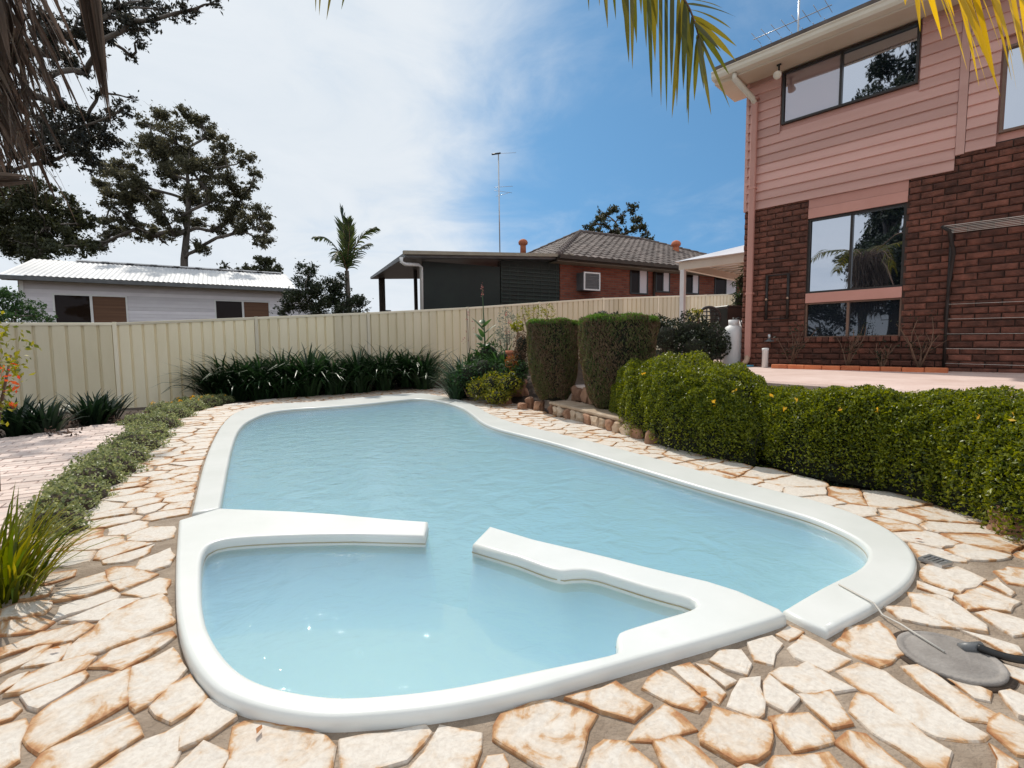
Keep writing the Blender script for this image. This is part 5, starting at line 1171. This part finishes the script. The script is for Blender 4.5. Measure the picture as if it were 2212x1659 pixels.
# ---- grass tuft, lower left
e = G(14, 1290, 0)
for k, (dx, dy, L, n, lb) in enumerate(((0, 0, .46, 150, 'tuft of yellow-tipped green grass at the paving edge'), (-.28, .22, .42, 130, 'green grass tuft behind the yellow-tipped tuft'), (-.12, -.32, .34, 90, 'short grass tuft beside the outermost crazy paving stones'))):
    strap_clump('grass_tuft', lb, (e.x+dx, e.y+dy, 0), n, L, .014, (45, 88), (.5, 1.7), L_GRASS, 'grass', 'grass tufts beside the paving', .12, 60+k)
# ---- flowering shrub at the left edge
p = PY(-35, 760, 3.7); sb = empty('flowering_shrub', (p.x, p.y, -.04), 0, 'yellow-green shrub with orange flowers in front of the fence', 'shrub')
link('stems', tubes('stems', [([(0, 0, 0), (.03, 0, .5), (random.uniform(-.2, .25), random.uniform(-.2, .2), 1.1)], [.02, .015, .006], 6) for k in range(6)]), 'twig', sb)
link('foliage', leaves('foliage', blob_points([(0, 0, 1.15, .26, .3, .32), (.06, 0, .95, .2, .2, .24), (-.1, 0, .75, .25, .25, .25)], 3600, .3), (.03, .06), .5), L_YEL, sb)
link('flowers', leaves('flowers', np.concatenate([np.array((.22, -.05, .98))+rng.normal(size=(14, 3))*.03, np.array((.14, -.1, 1.05))+rng.normal(size=(14, 3))*.03, np.array((.25, -.05, .86))+rng.normal(size=(8, 3))*.02]), (.03, .07), .4), M_FLO, sb)['kind'] = 'stuff'
# ---- clipped hedge and rounded shrub
def surf_hedge(name, label, path, width, height, mat, size, n, cat='hedge', wob=.05, seed=0, lean=0):
    """rounded-box section swept along a path of (x, y, half width, height)"""
    P_, Nn = [], []; path = [np.array(q, float) for q in path]; seg = [np.linalg.norm(b[:2]-a[:2]) for a, b in zip(path[:-1], path[1:])]; cum = np.concatenate([[0], np.cumsum(seg)])
    r = np.random.default_rng(seed); T = r.uniform(0, cum[-1], n); q = np.stack([np.interp(T, cum, [p[i] for p in path]) for i in range(4)], 1)
    q2 = np.stack([np.interp(np.clip(T+.05, 0, cum[-1]), cum, [p[i] for p in path]) for i in range(2)], 1); q1 = np.stack([np.interp(np.clip(T-.05, 0, cum[-1]), cum, [p[i] for p in path]) for i in range(2)], 1)
    d = unit(q2-q1); sd = np.stack([d[:, 1], -d[:, 0]], 1)
    a = r.uniform(-.12, math.pi+.12, n); ca, sa = np.cos(a), np.sin(a); ex = .5
    sx = np.sign(ca)*np.abs(ca)**ex; sz = np.sign(sa)*np.abs(sa)**ex
    wobv = 1+wob*(np.sin(T*7+a*3)+np.sin(T*17+a*7)*.6+np.sin(T*31-a*11)*.45); dep = 1.02-np.abs(r.normal(size=n))*.075
    end = np.minimum(T, cum[-1]-T); endk = np.sqrt(np.clip(end/.35, 0, 1)*(2-np.clip(end/.35, 0, 1)))*.9+.1
    w_ = q[:, 2]*wobv*dep*endk; h = q[:, 3]*wobv*dep*(.3+.7*endk)
    P_ = np.stack([q[:, 0]+sd[:, 0]*sx*w_, q[:, 1]+sd[:, 1]*sx*w_, np.maximum(sz, -.05)*h], 1)
    Nn = unit(np.stack([sd[:, 0]*ca, sd[:, 1]*ca, sa], 1))
    return P_, Nn
def hedge_obj(name, label, path, mat, size, n, seed, cat='hedge', base=None, wob=.05):
    base = Vector(base or (path[0][0], path[0][1], 0)); t = empty(name, base, 0, label, cat)
    P_, Nn = surf_hedge(name, label, path, 0, 0, mat, size, n, seed=seed, wob=wob); bb = np.array(base[:]); P_[:, 2] += base.z
    link('foliage', leaves('foliage', P_-bb, size, .5, normal=Nn, nbias=.2, dirn=Nn*.7), mat, t)
    # darker inner leaves, then a solid core with interior shade in its colour
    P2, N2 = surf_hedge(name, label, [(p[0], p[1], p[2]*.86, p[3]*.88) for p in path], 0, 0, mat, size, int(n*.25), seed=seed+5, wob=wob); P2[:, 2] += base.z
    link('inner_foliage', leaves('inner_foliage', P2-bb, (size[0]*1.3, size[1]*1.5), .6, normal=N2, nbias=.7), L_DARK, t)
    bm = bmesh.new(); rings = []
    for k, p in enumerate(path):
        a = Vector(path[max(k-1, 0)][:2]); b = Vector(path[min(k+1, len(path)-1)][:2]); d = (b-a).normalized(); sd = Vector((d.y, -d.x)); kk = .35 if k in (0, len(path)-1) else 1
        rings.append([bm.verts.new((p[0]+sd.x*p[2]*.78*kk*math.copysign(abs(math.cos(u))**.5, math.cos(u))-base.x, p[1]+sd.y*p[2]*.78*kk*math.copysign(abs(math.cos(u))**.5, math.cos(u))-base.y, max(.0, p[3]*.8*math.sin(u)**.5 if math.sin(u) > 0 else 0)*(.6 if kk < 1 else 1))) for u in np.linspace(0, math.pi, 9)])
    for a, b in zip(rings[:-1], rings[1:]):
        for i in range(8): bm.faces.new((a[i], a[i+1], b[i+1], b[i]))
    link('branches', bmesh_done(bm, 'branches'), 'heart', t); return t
def hp(x, y, off):
    """hedge centre from its front foot pixel, moved back from the pool"""
    e = G(x, y, 0); return e
HB = [(2330, 1270), (2212, 1190), (2100, 1132), (2000, 1092), (1900, 1064), (1800, 1046), (1725, 1030)]
hpath = []
for k, (x, y) in enumerate(HB):
    e = Vector(G(x, y, 0)[:2]); d = Vector(G(*HB[min(k+1, 6)], 0)[:2])-Vector(G(*HB[max(k-1, 0)], 0)[:2]); d.normalize(); nv = Vector((d.y, -d.x)); c = e+nv*.40
    hpath.append((c.x, c.y, .40, [.76, .76, .75, .74, .73, .71, .68][k]))
hpath += [(2.60, 4.55, .36, .69), (2.50, 4.95, .30, .68)]
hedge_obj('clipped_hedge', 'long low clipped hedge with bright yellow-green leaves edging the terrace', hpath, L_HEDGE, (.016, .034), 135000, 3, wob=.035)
c = PY(1508, 800, 5.75); s1 = G(1690, 1018, 0); s2 = G(1335, 905, 0)
spath = [(2.28, 4.35, .3, .62), (2.2, 4.75, .42, .78), (2.05, 5.25, .55, .90), (1.95, 5.75, .58, .93), (1.82, 6.25, .52, .88), (1.70, 6.65, .40, .70), (1.62, 6.95, .2, .45)]
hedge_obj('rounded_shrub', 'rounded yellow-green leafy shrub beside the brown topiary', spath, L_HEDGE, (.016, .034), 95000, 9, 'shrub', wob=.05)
P = []
for k in range(22):
    q = random.choice(hpath[1:]+spath[1:5]); P.append(np.array((q[0]-q[2]*.7+random.uniform(-.12, .2), q[1]-q[2]*.6+random.uniform(-.2, .2), q[3]*random.uniform(.6, 1.0)))+rng.normal(size=(2, 3))*.012)
ff_ = tag(link('hedge_leaf_litter', leaves('hedge_leaf_litter', np.concatenate(P), (.03, .055), .5), M_FLY), 'a few orange fallen leaves caught on the hedge', 'leaves', None, 'stuff')
# ---- topiary blocks
def topiary(label, x0, x1, yt, yb, Y, seed):
    r = np.random.default_rng(seed); pb_ = PY((x0+x1)/2, yb, Y); pt_2 = PY((x0+x1)/2, yt, Y); w_ = (x1-x0)/F*Y/2; h = pt_2.z-pb_.z; t = empty('topiary_conifer', (pb_.x, pb_.y, pb_.z), 0, label, 'topiary', 'clipped conifers by the steps')
    def prof(z): return np.interp(z, [0, .1, .25, .5, .8, .97, 1], [.50, .68, .82, .92, .98, 1, .95])
    n = 26000; a = r.uniform(0, 6.283, n); z = r.uniform(0.02, 1, n); c, s = np.cos(a), np.sin(a); ex = .72; k = prof(z)*w_*(1+.03*np.sin(a*5+z*9)+.02*np.sin(a*13-z*22))*(1-np.abs(r.normal(size=n))*.03)
    x = np.sign(c)*np.abs(c)**ex*k; y = np.sign(s)*np.abs(s)**ex*k*.9; P_ = np.stack([x, y, z*h+.02*np.sin(a*3)], 1); Nn = unit(np.stack([c, s, .1+0*c], 1))
    m = (r.uniform(size=n) < .55+.25*np.sin(a*4+z*5)); dn = np.array([0, 0, .9])+Nn*.3
    link('foliage', leaves('foliage', P_[m], (.03, .06), .28, normal=Nn[m], nbias=.5, dirn=dn[m]*1.3), L_TOPI_B, t); link('foliage', leaves('foliage', P_[~m], (.03, .06), .28, normal=Nn[~m], nbias=.5, dirn=dn[~m]*1.3), L_TOPI, t)
    n = 9000; a = r.uniform(0, 6.283, n); q = np.sqrt(r.uniform(0, 1, n)); c, s = np.cos(a), np.sin(a); x = np.sign(c)*np.abs(c)**ex*w_*q; y = np.sign(s)*np.abs(s)**ex*w_*.9*q
    P_ = np.stack([x, y, h+.015*np.sin(x*14)+.012*np.cos(y*17)-(q**8)*.05+r.normal(size=n)*.012], 1); link('top_foliage', leaves('top_foliage', P_, (.03, .06), .28, dirn=np.array([[0, 0, 1.2]])), L_TOPI_G, t)  # brighter green leaves across the flat top
    bm = bmesh.new(); rr = [[bm.verts.new((math.copysign(abs(math.cos(u))**ex, math.cos(u))*prof(zz)*w_*.9, math.copysign(abs(math.sin(u))**ex, math.sin(u))*prof(zz)*w_*.8, zz*h*.96)) for u in np.linspace(0, 6.283, 21)[:-1]] for zz in (0, .12, .45, .8, 1)]
    for A_, B_ in zip(rr[:-1], rr[1:]):
        for i in range(20): bm.faces.new((A_[i], A_[(i+1) % 20], B_[(i+1) % 20], B_[i]))
    bm.faces.new(rr[-1]); link('branches', bmesh_done(bm, 'branches'), 'heart', t)  # solid filler, its blackness standing for shade within the conifer
    link('trunk', tubes('trunk', [([(0, 0, -pb_.z-.05), (0, 0, .2)], .06, 8)]), 'bark_grey', t)
topiary('wide clipped brown-green conifer block beside the rounded shrub', 1250, 1414, 686, 885, 7.0, 1)
topiary('narrower clipped brown-green conifer block beside the yellow shrub', 1138, 1252, 694, 862, 8.2, 2)
def leafy(name, label, blobs, mat, size, per, gz, cat='shrub', shell=.55, aspect=.5, group=None, core=True, droop=0):
    c = blobs[0]; base = Vector((c[0], c[1], gz)); t = empty(name, base, 0, label, cat, group)
    link('foliage', leaves('foliage', blob_points(blobs, per*5, shell)-np.array(base[:]), size, aspect, droop=droop), mat, t)
    link('stems', tubes('stems', [([(random.uniform(-.05, .05), random.uniform(-.05, .05), 0), Vector(b[:3])-base], [.02, .008], 6) for b in blobs for _ in range(2)]), 'twig', t)
    if core:
        bm = bmesh.new()
        for b in blobs: bmesh.ops.create_icosphere(bm, subdivisions=2, radius=1, matrix=Matrix.Translation((b[0]-base.x, b[1]-base.y, b[2]-base.z)) @ Matrix.Diagonal((b[3]*.62, b[4]*.62, b[5]*.62, 1)))
        link('branches', bmesh_done(bm, 'branches', True), 'heart', t)  # filler balls: shade between the leaves is put into their colour
    return t
def bl_(x, y, r, Y, ky=1, kz=1): p = PY(x, y, Y); q = r*Y/F; return (p.x, p.y, p.z, q, q*ky, q*kz)
leafy('dark_shrub', 'large dark green shrub on the terrace behind the topiary', [bl_(1440, 730, 45, 8.6, 1, .9), bl_(1490, 722, 46, 8.6), bl_(1530, 735, 40, 8.5), bl_(1420, 705, 26, 8.8), bl_(1500, 755, 40, 8.3), bl_(1555, 750, 24, 8.5)], L_DARK, (.03, .06), 2600, TERR_Z, shell=.8)
leafy('light_sprig', 'pale green leafy plant poking above the dark shrub', [bl_(1497, 680, 14, 9.4), bl_(1510, 676, 9, 9.4)], L_YEL, (.03, .07), 1800, TERR_Z, 'plant', core=False)
leafy('low_ivy', 'dark leaves showing over the flat top of the wide topiary', [bl_(1300, 682, 20, 9.6, 1, .5), bl_(1330, 684, 18, 9.6, 1, .5)], L_DARK, (.04, .08), 1500, .5, 'plant')
leafy('corner_palm_shrub', 'dark spiky-leaved shrub filling the gap beside the house corner', [bl_(1605, 650, 26, 11.6), bl_(1610, 610, 24, 11.6), bl_(1600, 690, 24, 11.6), bl_(1618, 570, 20, 11.6)], L_MID, (.10, .22), 420, TERR_Z, aspect=.15, core=True)
# ---- mixed bed beyond the pool corner
def BZ(p): return max(0, ground_h(p.x, p.y))-.01
p = PY(1005, 820, 10.3); strap_clump('lily_clump', 'tall dark strap-leaved clump between the spiky clump and the canna', (p.x, p.y, BZ(p)), 150, 1.15, .05, (55, 92), (.8, 2.2), L_AGA, 'plant', None, .2, 84)
p = PY(985, 835, 9.9); strap_clump('flax_clump', 'dark green spiky clump at the end of the agapanthus row', (p.x, p.y, BZ(p)), 150, .78, .028, (50, 90), (.4, 1.5), L_AGA, 'plant', None, .12, 81)
p = PY(1060, 800, 10.0)
for k, (x, y, lb) in enumerate(((1050, 810, 'glossy green strap-leaved clump below the tall canna'), (1085, 800, 'glossy green strap-leaved clump beside the terracotta pot'))):
    p = PY(x, y, 9.9); strap_clump('lily_clump', lb, (p.x, p.y, BZ(p)+.15), 130, .95, .055, (50, 90), (1.0, 2.4), L_MID, 'plant', None, .12, 85+k)
p = PY(1050, 790, 10.2); gzc = BZ(p); ca_ = empty('canna_plant', (p.x, p.y, gzc), 0, 'tall canna with upright green leaves and a pink seed head against the fence', 'plant')
zt = PY(1043, 655, 10.2).z-gzc; zf = PY(1040, 618, 10.2).z-gzc
link('stem', tubes('stem', [([(0, 0, 0), (-.02, 0, zt*.6), (-.06, 0, zf)], [.02, .016, .006], 8)]), L_MID, ca_)
it = []
for k in range(20): a = k*2.4+random.uniform(-.4, .4); zz = zt*(.10+.036*k); it.append(((random.uniform(-.08, .04), random.uniform(-.06, .06), zz), (math.cos(a)*random.uniform(.5, 1.3), math.sin(a)*random.uniform(.5, 1.3), 1), (-math.sin(a), math.cos(a), 0), random.uniform(.40, .58)-.008*k, random.uniform(.09, .15), random.uniform(.3, 1.2)))
link('leaves', ribbons('leaves', it, 6, .3), L_MID, ca_); link('seed_head', leaves('seed_head', np.array((-.06, 0, zf-.08))+rng.normal(size=(40, 3))*np.array((.015, .015, .07)), (.02, .05), .5), M_PINKP, ca_)
for k, (x, y0, y1) in enumerate(((1012, 760, 672), (1100, 745, 678))):
    p = PY(x, y0, 10.3); g0_ = BZ(p); sk = empty('red_stalk', (p.x, p.y, g0_), 0, 'thin stalk with red-brown buds between canna and agapanthus' if k == 0 else 'thin stalk with red-brown buds beside the grey-green plant', 'plant'); hh = PY(x, y1, 10.3).z-g0_
    link('stem', tubes('stem', [([(0, 0, 0), (.02, 0, hh*.5), (-.02, 0, hh)], [.01, .007, .003], 6)]), 'twig', sk); link('buds', leaves('buds', np.concatenate([np.array((random.uniform(-.12, .1), 0, hh*random.uniform(.65, 1)))+rng.normal(size=(5, 3))*.02 for _ in range(9)]), (.02, .05), .5), M_PINKP, sk)['kind'] = 'stuff'
leafy('grey_shrub', 'silvery grey-green shrub against the cream fence', [bl_(1095, 705, 26, 10.6, 1, 1.5), bl_(1080, 735, 22, 10.5)], L_GREY, (.04, .10), 900, .4, aspect=.2, core=False)
leafy('pale_leaf_plant', 'pale green broad-leaved plant beside the narrow topiary', [bl_(1118, 705, 16, 9.8, 1, .8)], L_YEL, (.06, .13), 700, .5, 'plant', core=False)
leafy('olive_shrub', 'olive-brown feathery shrub above the narrow topiary', [bl_(1160, 680, 24, 10.2, 1, .9), bl_(1185, 672, 16, 10.2, 1, 1.1), bl_(1130, 678, 14, 10.4, 1, 1.4)], L_YEL, (.03, .09), 800, .5, aspect=.25, core=False)
leafy('dark_clipped_bush', 'dark clipped bush between terracotta pot and narrow topiary', [bl_(1128, 745, 22, 9.2, 1, 1.4), bl_(1122, 775, 22, 9.2)], L_TOPI_B, (.03, .05), 2600, .3)
leafy('yellow_shrub', 'yellow-green shrub spilling over the boulders beside the pool paving', [bl_(1065, 830, 34, 9.1, 1, .9), bl_(1100, 828, 32, 8.9, 1, .8), bl_(1035, 840, 28, 9.2, 1, .9), bl_(1075, 855, 30, 8.8, 1, .6)], L_YEL, (.025, .06), 2300, 0)
leafy('green_shrub', 'mid-green feathery shrub behind the yellow-green shrub', [bl_(1015, 805, 30, 9.6), bl_(1045, 795, 30, 9.5), bl_(1070, 800, 26, 9.5), bl_(995, 825, 24, 9.7)], L_MID, (.03, .08), 1700, .1, aspect=.25)
leafy('tall_green_shrub', 'broad dark green shrub filling the bed below the tall canna', [bl_(1055, 765, 32, 10.2, 1, .9), bl_(1030, 785, 28, 10.1), bl_(1085, 778, 26, 10.0)], L_MID, (.06, .13), 420, .2, aspect=.3)
leafy('broad_leaf_shrub', 'dark green broad-leaved shrub in front of the terracotta pot', [bl_(1098, 800, 22, 9.2), bl_(1118, 812, 22, 9.0), bl_(1128, 795, 16, 9.0)], L_MID, (.04, .08), 1500, .2)
leafy('orange_shrub', 'orange-tinted leafy plant in front of the terracotta pot', [bl_(1108, 785, 18, 9.1), bl_(1122, 795, 14, 9.1)], leafmat('orange_leaf', (.10, .10, .015), (.45, .14, .03), .3, .5), (.03, .06), 1800, .2, 'plant', core=False)
p = PY(1112, 757, 9.55); g0_ = max(.3, p.z-.34)
tag(link('terracotta_pot', lathe('terracotta_pot', [(.10, 0), (.15, .24), (.155, .27), (.18, .275), (.185, .34), (.165, .34), (.15, .28), (.02, .27)], 24), 'terracotta', None, (p.x, p.y, p.z-.34)), 'terracotta pot rim showing among the plants by the narrow topiary', 'pot')
# plinth stone under the pot
def rock(name, pos, r, mat, label=None, cat=None, seed=0, parent=None, flat=1.0, group=None, rz=0):
    rr = random.Random(seed); bm = bmesh.new(); bmesh.ops.create_icosphere(bm, subdivisions=2, radius=1); ph = [rr.uniform(0, 6.28) for _ in range(6)]
    for v in bm.verts:
        c = v.co; c = Vector([math.copysign(abs(q_)**.62, q_) for q_ in c]); k = .86+.16*math.sin(c.x*2.3+ph[0])*math.cos(c.y*2.1+ph[1])+.13*math.sin(c.z*4+ph[2]+c.x*3)+rr.uniform(-.05, .05); v.co = Vector((c.x*r[0]*k, c.y*r[1]*k, c.z*r[2]*k))
    me = bmesh_done(bm, name); o = link(name, me, mat, parent, pos); o.rotation_euler = (0, 0, rz)
    if label: tag(o, label, cat, group)
    return o
rock('plinth_boulder', (p.x, p.y, p.z-.62), (.26, .24, .30), 'rock', 'brown boulder under the terracotta pot', 'boulder', 5)
for k, (x, y, r_, lb) in enumerate(((1122, 868, (.24, .20, .24), 'large grey-brown boulder below the yellow-green shrub'), (1145, 884, (.12, .10, .15), 'upright pale pointed stone at the paving edge'), (1128, 886, (.11, .08, .09), 'flat tilted stone leaning at the paving edge'), (1165, 888, (.10, .09, .12), 'rust-coloured stone beside the low step wall'), (1090, 876, (.13, .12, .12), 'brown stone half hidden under the yellow-green shrub'), (1000, 858, (.12, .1, .1), 'brown stone between agapanthus and mixed bed'))):
    e = G(x, y, 0); rock('boulder', (e.x, e.y+r_[1], r_[2]*.55), r_, 'rock', lb, 'boulder', 40+k, None, 1, 'edging boulders of the mixed bed', k)
# ---- stone steps between the conifers
e0, e1 = Vector(G(1180, 893, 0)[:2]), Vector(G(1345, 940, 0)[:2]); d = (e1-e0); Ls = d.length; d.normalize(); nv = Vector((-d.y, d.x)); nv = nv if nv.y > 0 else -nv
st = empty('stone_steps', (e0.x, e0.y, 0), math.atan2(d.y, d.x), 'rough stone steps climbing between the two clipped conifers', 'steps'); sg = 1 if nv.dot(Vector((-d.y, d.x))) > 0 else -1
x = 0; k = 0
while x < Ls:
    w_ = random.uniform(.15, .24); rock('step_stone', (x+w_/2, sg*.08, .07), (w_*.55, .11, .10), 'step_stone' if k % 3 else 'rock', seed=70+k, parent=st); x += w_; k += 1
part('tread', (.05, Ls-.05, min(sg*.02, sg*.42), max(sg*.02, sg*.42), .15, .20), 'step_stone', st, .015)
x = 0
while x < Ls*.95:
    w_ = random.uniform(.22, .34); rock('step_stone', (x+w_/2, sg*.55, .30), (w_*.55, .15, .16), 'rock', seed=90+k, parent=st); x += w_; k += 1
part('tread', (.05, Ls-.1, min(sg*.5, sg*1.1), max(sg*.5, sg*1.1), .40, .45), 'path_brick', st, .015); part('tread', (.05, Ls-.1, min(sg*1.1, sg*2.3), max(sg*1.1, sg*2.3), .55, .60), 'path_brick', st, .015)
for k, (x, y, lb) in enumerate(((1400, 962, 'rust boulder at the foot of the rounded shrub'), (1365, 950, 'dark boulder beside the low step wall'), (2190, 1170, 'rust stone beneath the hedge beside the paving'))):
    e = G(x, y, 0); rock('boulder', (e.x+.1, e.y+.1, .05), (.13, .11, .11), 'rock', lb, 'boulder', 120+k, None, 1, 'boulders under the hedge', k)
# ================================================================== OVERHEAD PALMS
# left palm: crown above the frame, skirt of dead fronds hanging into view
pA = Vector((-2.66, 2.25, 0)); cA = Vector((0, 0, 3.55))
pl = empty('garden_palm', pA, 0, 'palm with a shaggy brown skirt of dead fronds hanging over the paving', 'palm', 'palms beside the pool')
link('trunk', tubes('trunk', [([(-.15, 0, -.05), (-.1, 0, 1.2), (-.03, 0, 2.4), cA], [.17, .14, .13, .10], 14)]), 'bark_grey', pl)
def LA(x, y, Y): return PY(x, y, Y)-pA
it = []
for k in range(1300):
    a = random.uniform(0, 6.283); z = random.uniform(2.3, 3.8); rr = random.uniform(.12, .46)*(1 if z > 2.6 else .75); it.append(((math.cos(a)*rr, math.sin(a)*rr, z), (math.cos(a)*.25+random.uniform(-.3, .3), math.sin(a)*.25+random.uniform(-.3, .3), -1), (random.uniform(-1, 1), random.uniform(-1, 1), 0), random.uniform(.25, .6), random.uniform(.008, .034), .45))
link('dead_skirt', ribbons('dead_skirt', it, 5, .4), L_DEAD, pl)
it = []
for k in range(2600):
    a = random.uniform(0, 6.283); z = random.uniform(2.05, 3.7); rr = random.uniform(.12, .50); it.append(((math.cos(a)*rr, math.sin(a)*rr, z), (random.uniform(-.5, .5), random.uniform(-.5, .5), -.6), (-math.sin(a), math.cos(a), 0), random.uniform(.12, .35), random.uniform(.004, .010), .8))
link('dead_fibre', ribbons('dead_fibre', it, 4, .2), L_DEAD, pl)
it = []
for k in range(18): it.append((LA(158+3*k+random.uniform(-3, 3), -60, 2.12+.03*random.random()), (.10+(.06-.0075*k), random.uniform(-.03, .03), -1), (1, random.uniform(-.8, .8), 0), .60-.010*abs(k-8)+random.uniform(-.12, .03), .014, .05))
for k in range(6): it.append((LA(-30, 372+6*k, 2.0+.02*k), (1, 0, -.05+.03*k), (0, .5, 1), .17+random.uniform(-.03, .03), .018, .1))
link('dead_stalk', ribbons('dead_stalk', it, 6, .5, [.7, .9, 1, .6, .05]), L_DEAD, pl)['kind'] = 'stuff'
e_ = LA(183, -60, 2.13); link('dead_stem', tubes('dead_stem', [(chaikin([cA, cA.lerp(e_, .5)+Vector((0, 0, .35)), e_+Vector((0, 0, .12)), e_+Vector((0, 0, -.04))], 3, False), .018, 8)]), 'twig', pl)
def hang(path, xs_, parent, mat, wd, Y, t0=.1, rad=.014, grav=.22):
    """a frond in the frame: arched rachis, leaflets hanging to measured tips (x, y of tip, start fraction)"""
    pts = chaikin([Vector(p) for p in path], 3, False); n = len(pts)
    o = link('frond', tubes('frond', [(pts, [rad*(1-.75*i/(n-1)) for i in range(n)], 6)]), 'twig', parent); it = []
    for x, y, t, dy in xs_:
        if t <= 1: f = t*(n-1)
        else:
            pxs = [to_px(Vector(q)+Vector(parent.location)) for q in pts]; j = next((i for i in range(n//3, n-1) if pxs[i][0] <= t <= pxs[i+1][0]), n-2); f = min(n-1, j+(t-pxs[j][0])/max(1e-3, pxs[j+1][0]-pxs[j][0]))
        a = int(min(f, n-2)); p = pts[a].lerp(pts[a+1], f-a); tip = PY(x, y, Y+dy)-Vector(parent.location); v = tip-p
        it.append((p, v+Vector((0, 0, grav*.45*v.length)), Vector((random.uniform(.6, 1), random.uniform(-.6, .6), random.uniform(-.3, .3))), v.length*1.02, wd*random.uniform(.75, 1.2), grav*random.uniform(.8, 1.2)))
    link('leaflets', ribbons('leaflets', it, 7, .25), mat, o); return o
YA = 3.0
hang([cA, LA(400, -520, 2.5), LA(900, -420, 2.8), LA(1240, -190, 3.0), LA(1380, -85, 3.0), LA(1455, -35, 3.0), LA(1486, 10, 3.0), LA(1500, 45, 3.0), LA(1510, 82, 3.0)],
 [(1272, 20, 1262, .1), (1295, 10, 1290, .2), (1312, 58, 1300, -.1), (1330, 40, 1318, .2), (1358, 130, 1345, 0), (1352, 60, 1340, .2), (1375, 90, 1362, .2), (1366, 145, 1366, -.1), (1408, 205, 1400, -.1), (1396, 100, 1390, .2), (1415, 130, 1410, .2), (1428, 225, 1428, 0), (1440, 235, 1440, 0), (1450, 180, 1452, -.2), (1462, 225, 1466, .1), (1452, 250, 1475, .1), (1487, 264, 1488, 0), (1476, 190, 1480, -.1), (1484, 240, 1496, .1), (1478, 150, 1484, .2),
  (1535, 245, 1509, 0), (1575, 230, 1506, .1), (1574, 160, 1502, .15), (1590, 100, 1496, .2), (1578, 60, 1490, .25), (1588, 40, 1484, .3), (1560, 20, 1478, .3), (1555, 110, 1500, -.1), (1520, 190, 1510, -.1), (1500, 215, 1509, .2), (1420, 60, 1414, .3), (1385, 30, 1380, .3), (1588, 130, 1500, .3), (1550, -10, 1465, .3), (1520, 120, 1508, .2)], pl, L_PALM, .034, YA)
hang([cA, LA(150, -420, 2.4), LA(450, -330, 2.6), LA(690, -150, 2.8), LA(780, -90, 2.8)], [(682, 22, .72, 0), (690, 30, .74, .05), (706, 40, .8, 0), (738, 18, .9, 0), (640, -20, .66, 0), (600, -50, .6, 0), (760, -10, .95, 0)], pl, L_PALM, .022, 2.8)
for a, el in ((2.7, .5), (3.3, .3), (4.0, .5), (4.8, .4)):
    d = Vector((math.cos(a), math.sin(a), 0)); frond([cA, cA+d*.7+Vector((0, 0, .5)), cA+d*1.5+Vector((0, 0, .55)), cA+d*2.2+Vector((0, 0, -.1))], 34, .5, .035, 1.2, pl, L_PALM, .018)
# right palm: trunk outside the frame, yellowing frond hanging in
pB = Vector((2.75, .75, 0)); cB = Vector((0, 0, 3.0))
pr_ = empty('garden_palm', pB, 0, 'palm with yellow fronds hanging in front of the brick house', 'palm', 'palms beside the pool')
link('trunk', tubes('trunk', [([(.1, 0, -.05), (.05, 0, 1.2), (0, 0, 2.2), cB], [.15, .12, .11, .08], 14)]), 'bark_grey', pr_)
def LB(x, y, Y): return PY(x, y, Y)-pB
hang([cB, LB(2300, -420, 1.5), LB(2150, -360, 1.7), LB(2010, -200, 1.75), LB(1950, -90, 1.75)],
 [(1985, 65, .86, 0), (1955, 10, .95, 0), (2085, 150, .80, .05), (2142, 208, .74, 0), (2105, 185, .7, .1), (2112, 120, .77, -.05), (2140, 160, .68, .1), (2030, 90, .84, .1), (2175, 170, .62, .05), (2215, 215, .55, 0), (2225, 190, .5, .1), (2205, 150, .58, -.05), (2120, 90, .72, .15), (2060, 40, .8, .2), (2240, 120, .45, .1), (2160, 60, .66, .2), (2000, 40, .9, .1), (2075, 110, .82, .12), (2095, 60, .78, -.1), (2190, 190, .6, .12), (2125, 200, .76, .08), (2170, 120, .64, -.1), (2050, 75, .83, -.1), (2150, 110, .69, .0), (2210, 100, .57, .2)], pr_, L_PALMY, .021, 1.75, grav=.55)
for a in (0.2, -.9, -2.0, 1.2): d = Vector((math.cos(a), math.sin(a), 0)); frond([cB, cB+d*.6+Vector((0, 0, .5)), cB+d*1.3+Vector((0, 0, .5)), cB+d*1.9+Vector((0, 0, -.1))], 30, .45, .035, 1.2, pr_, L_PALM, .018)
# ---- fallen leaves on the paving
P = []
for x, y in ((2045, 1190), (1985, 1165), (1640, 1052), (120, 1400), (1520, 1500), (1290, 970), (1180, 925), (560, 1575), (1890, 1120), (350, 1010)): e = G(x, y, .022); P.append(np.array(e[:]))
tag(link('fallen_leaves', leaves('fallen_leaves', np.array(P), (.03, .05), .5, normal=np.array([[0, 0, 1.0]]), nbias=.97), leafmat('brown_leaf', (.22, .08, .03), (.5, .22, .06), .2, .7)), 'scattered brown fallen leaves lying on the paving', 'leaves', None, 'stuff')
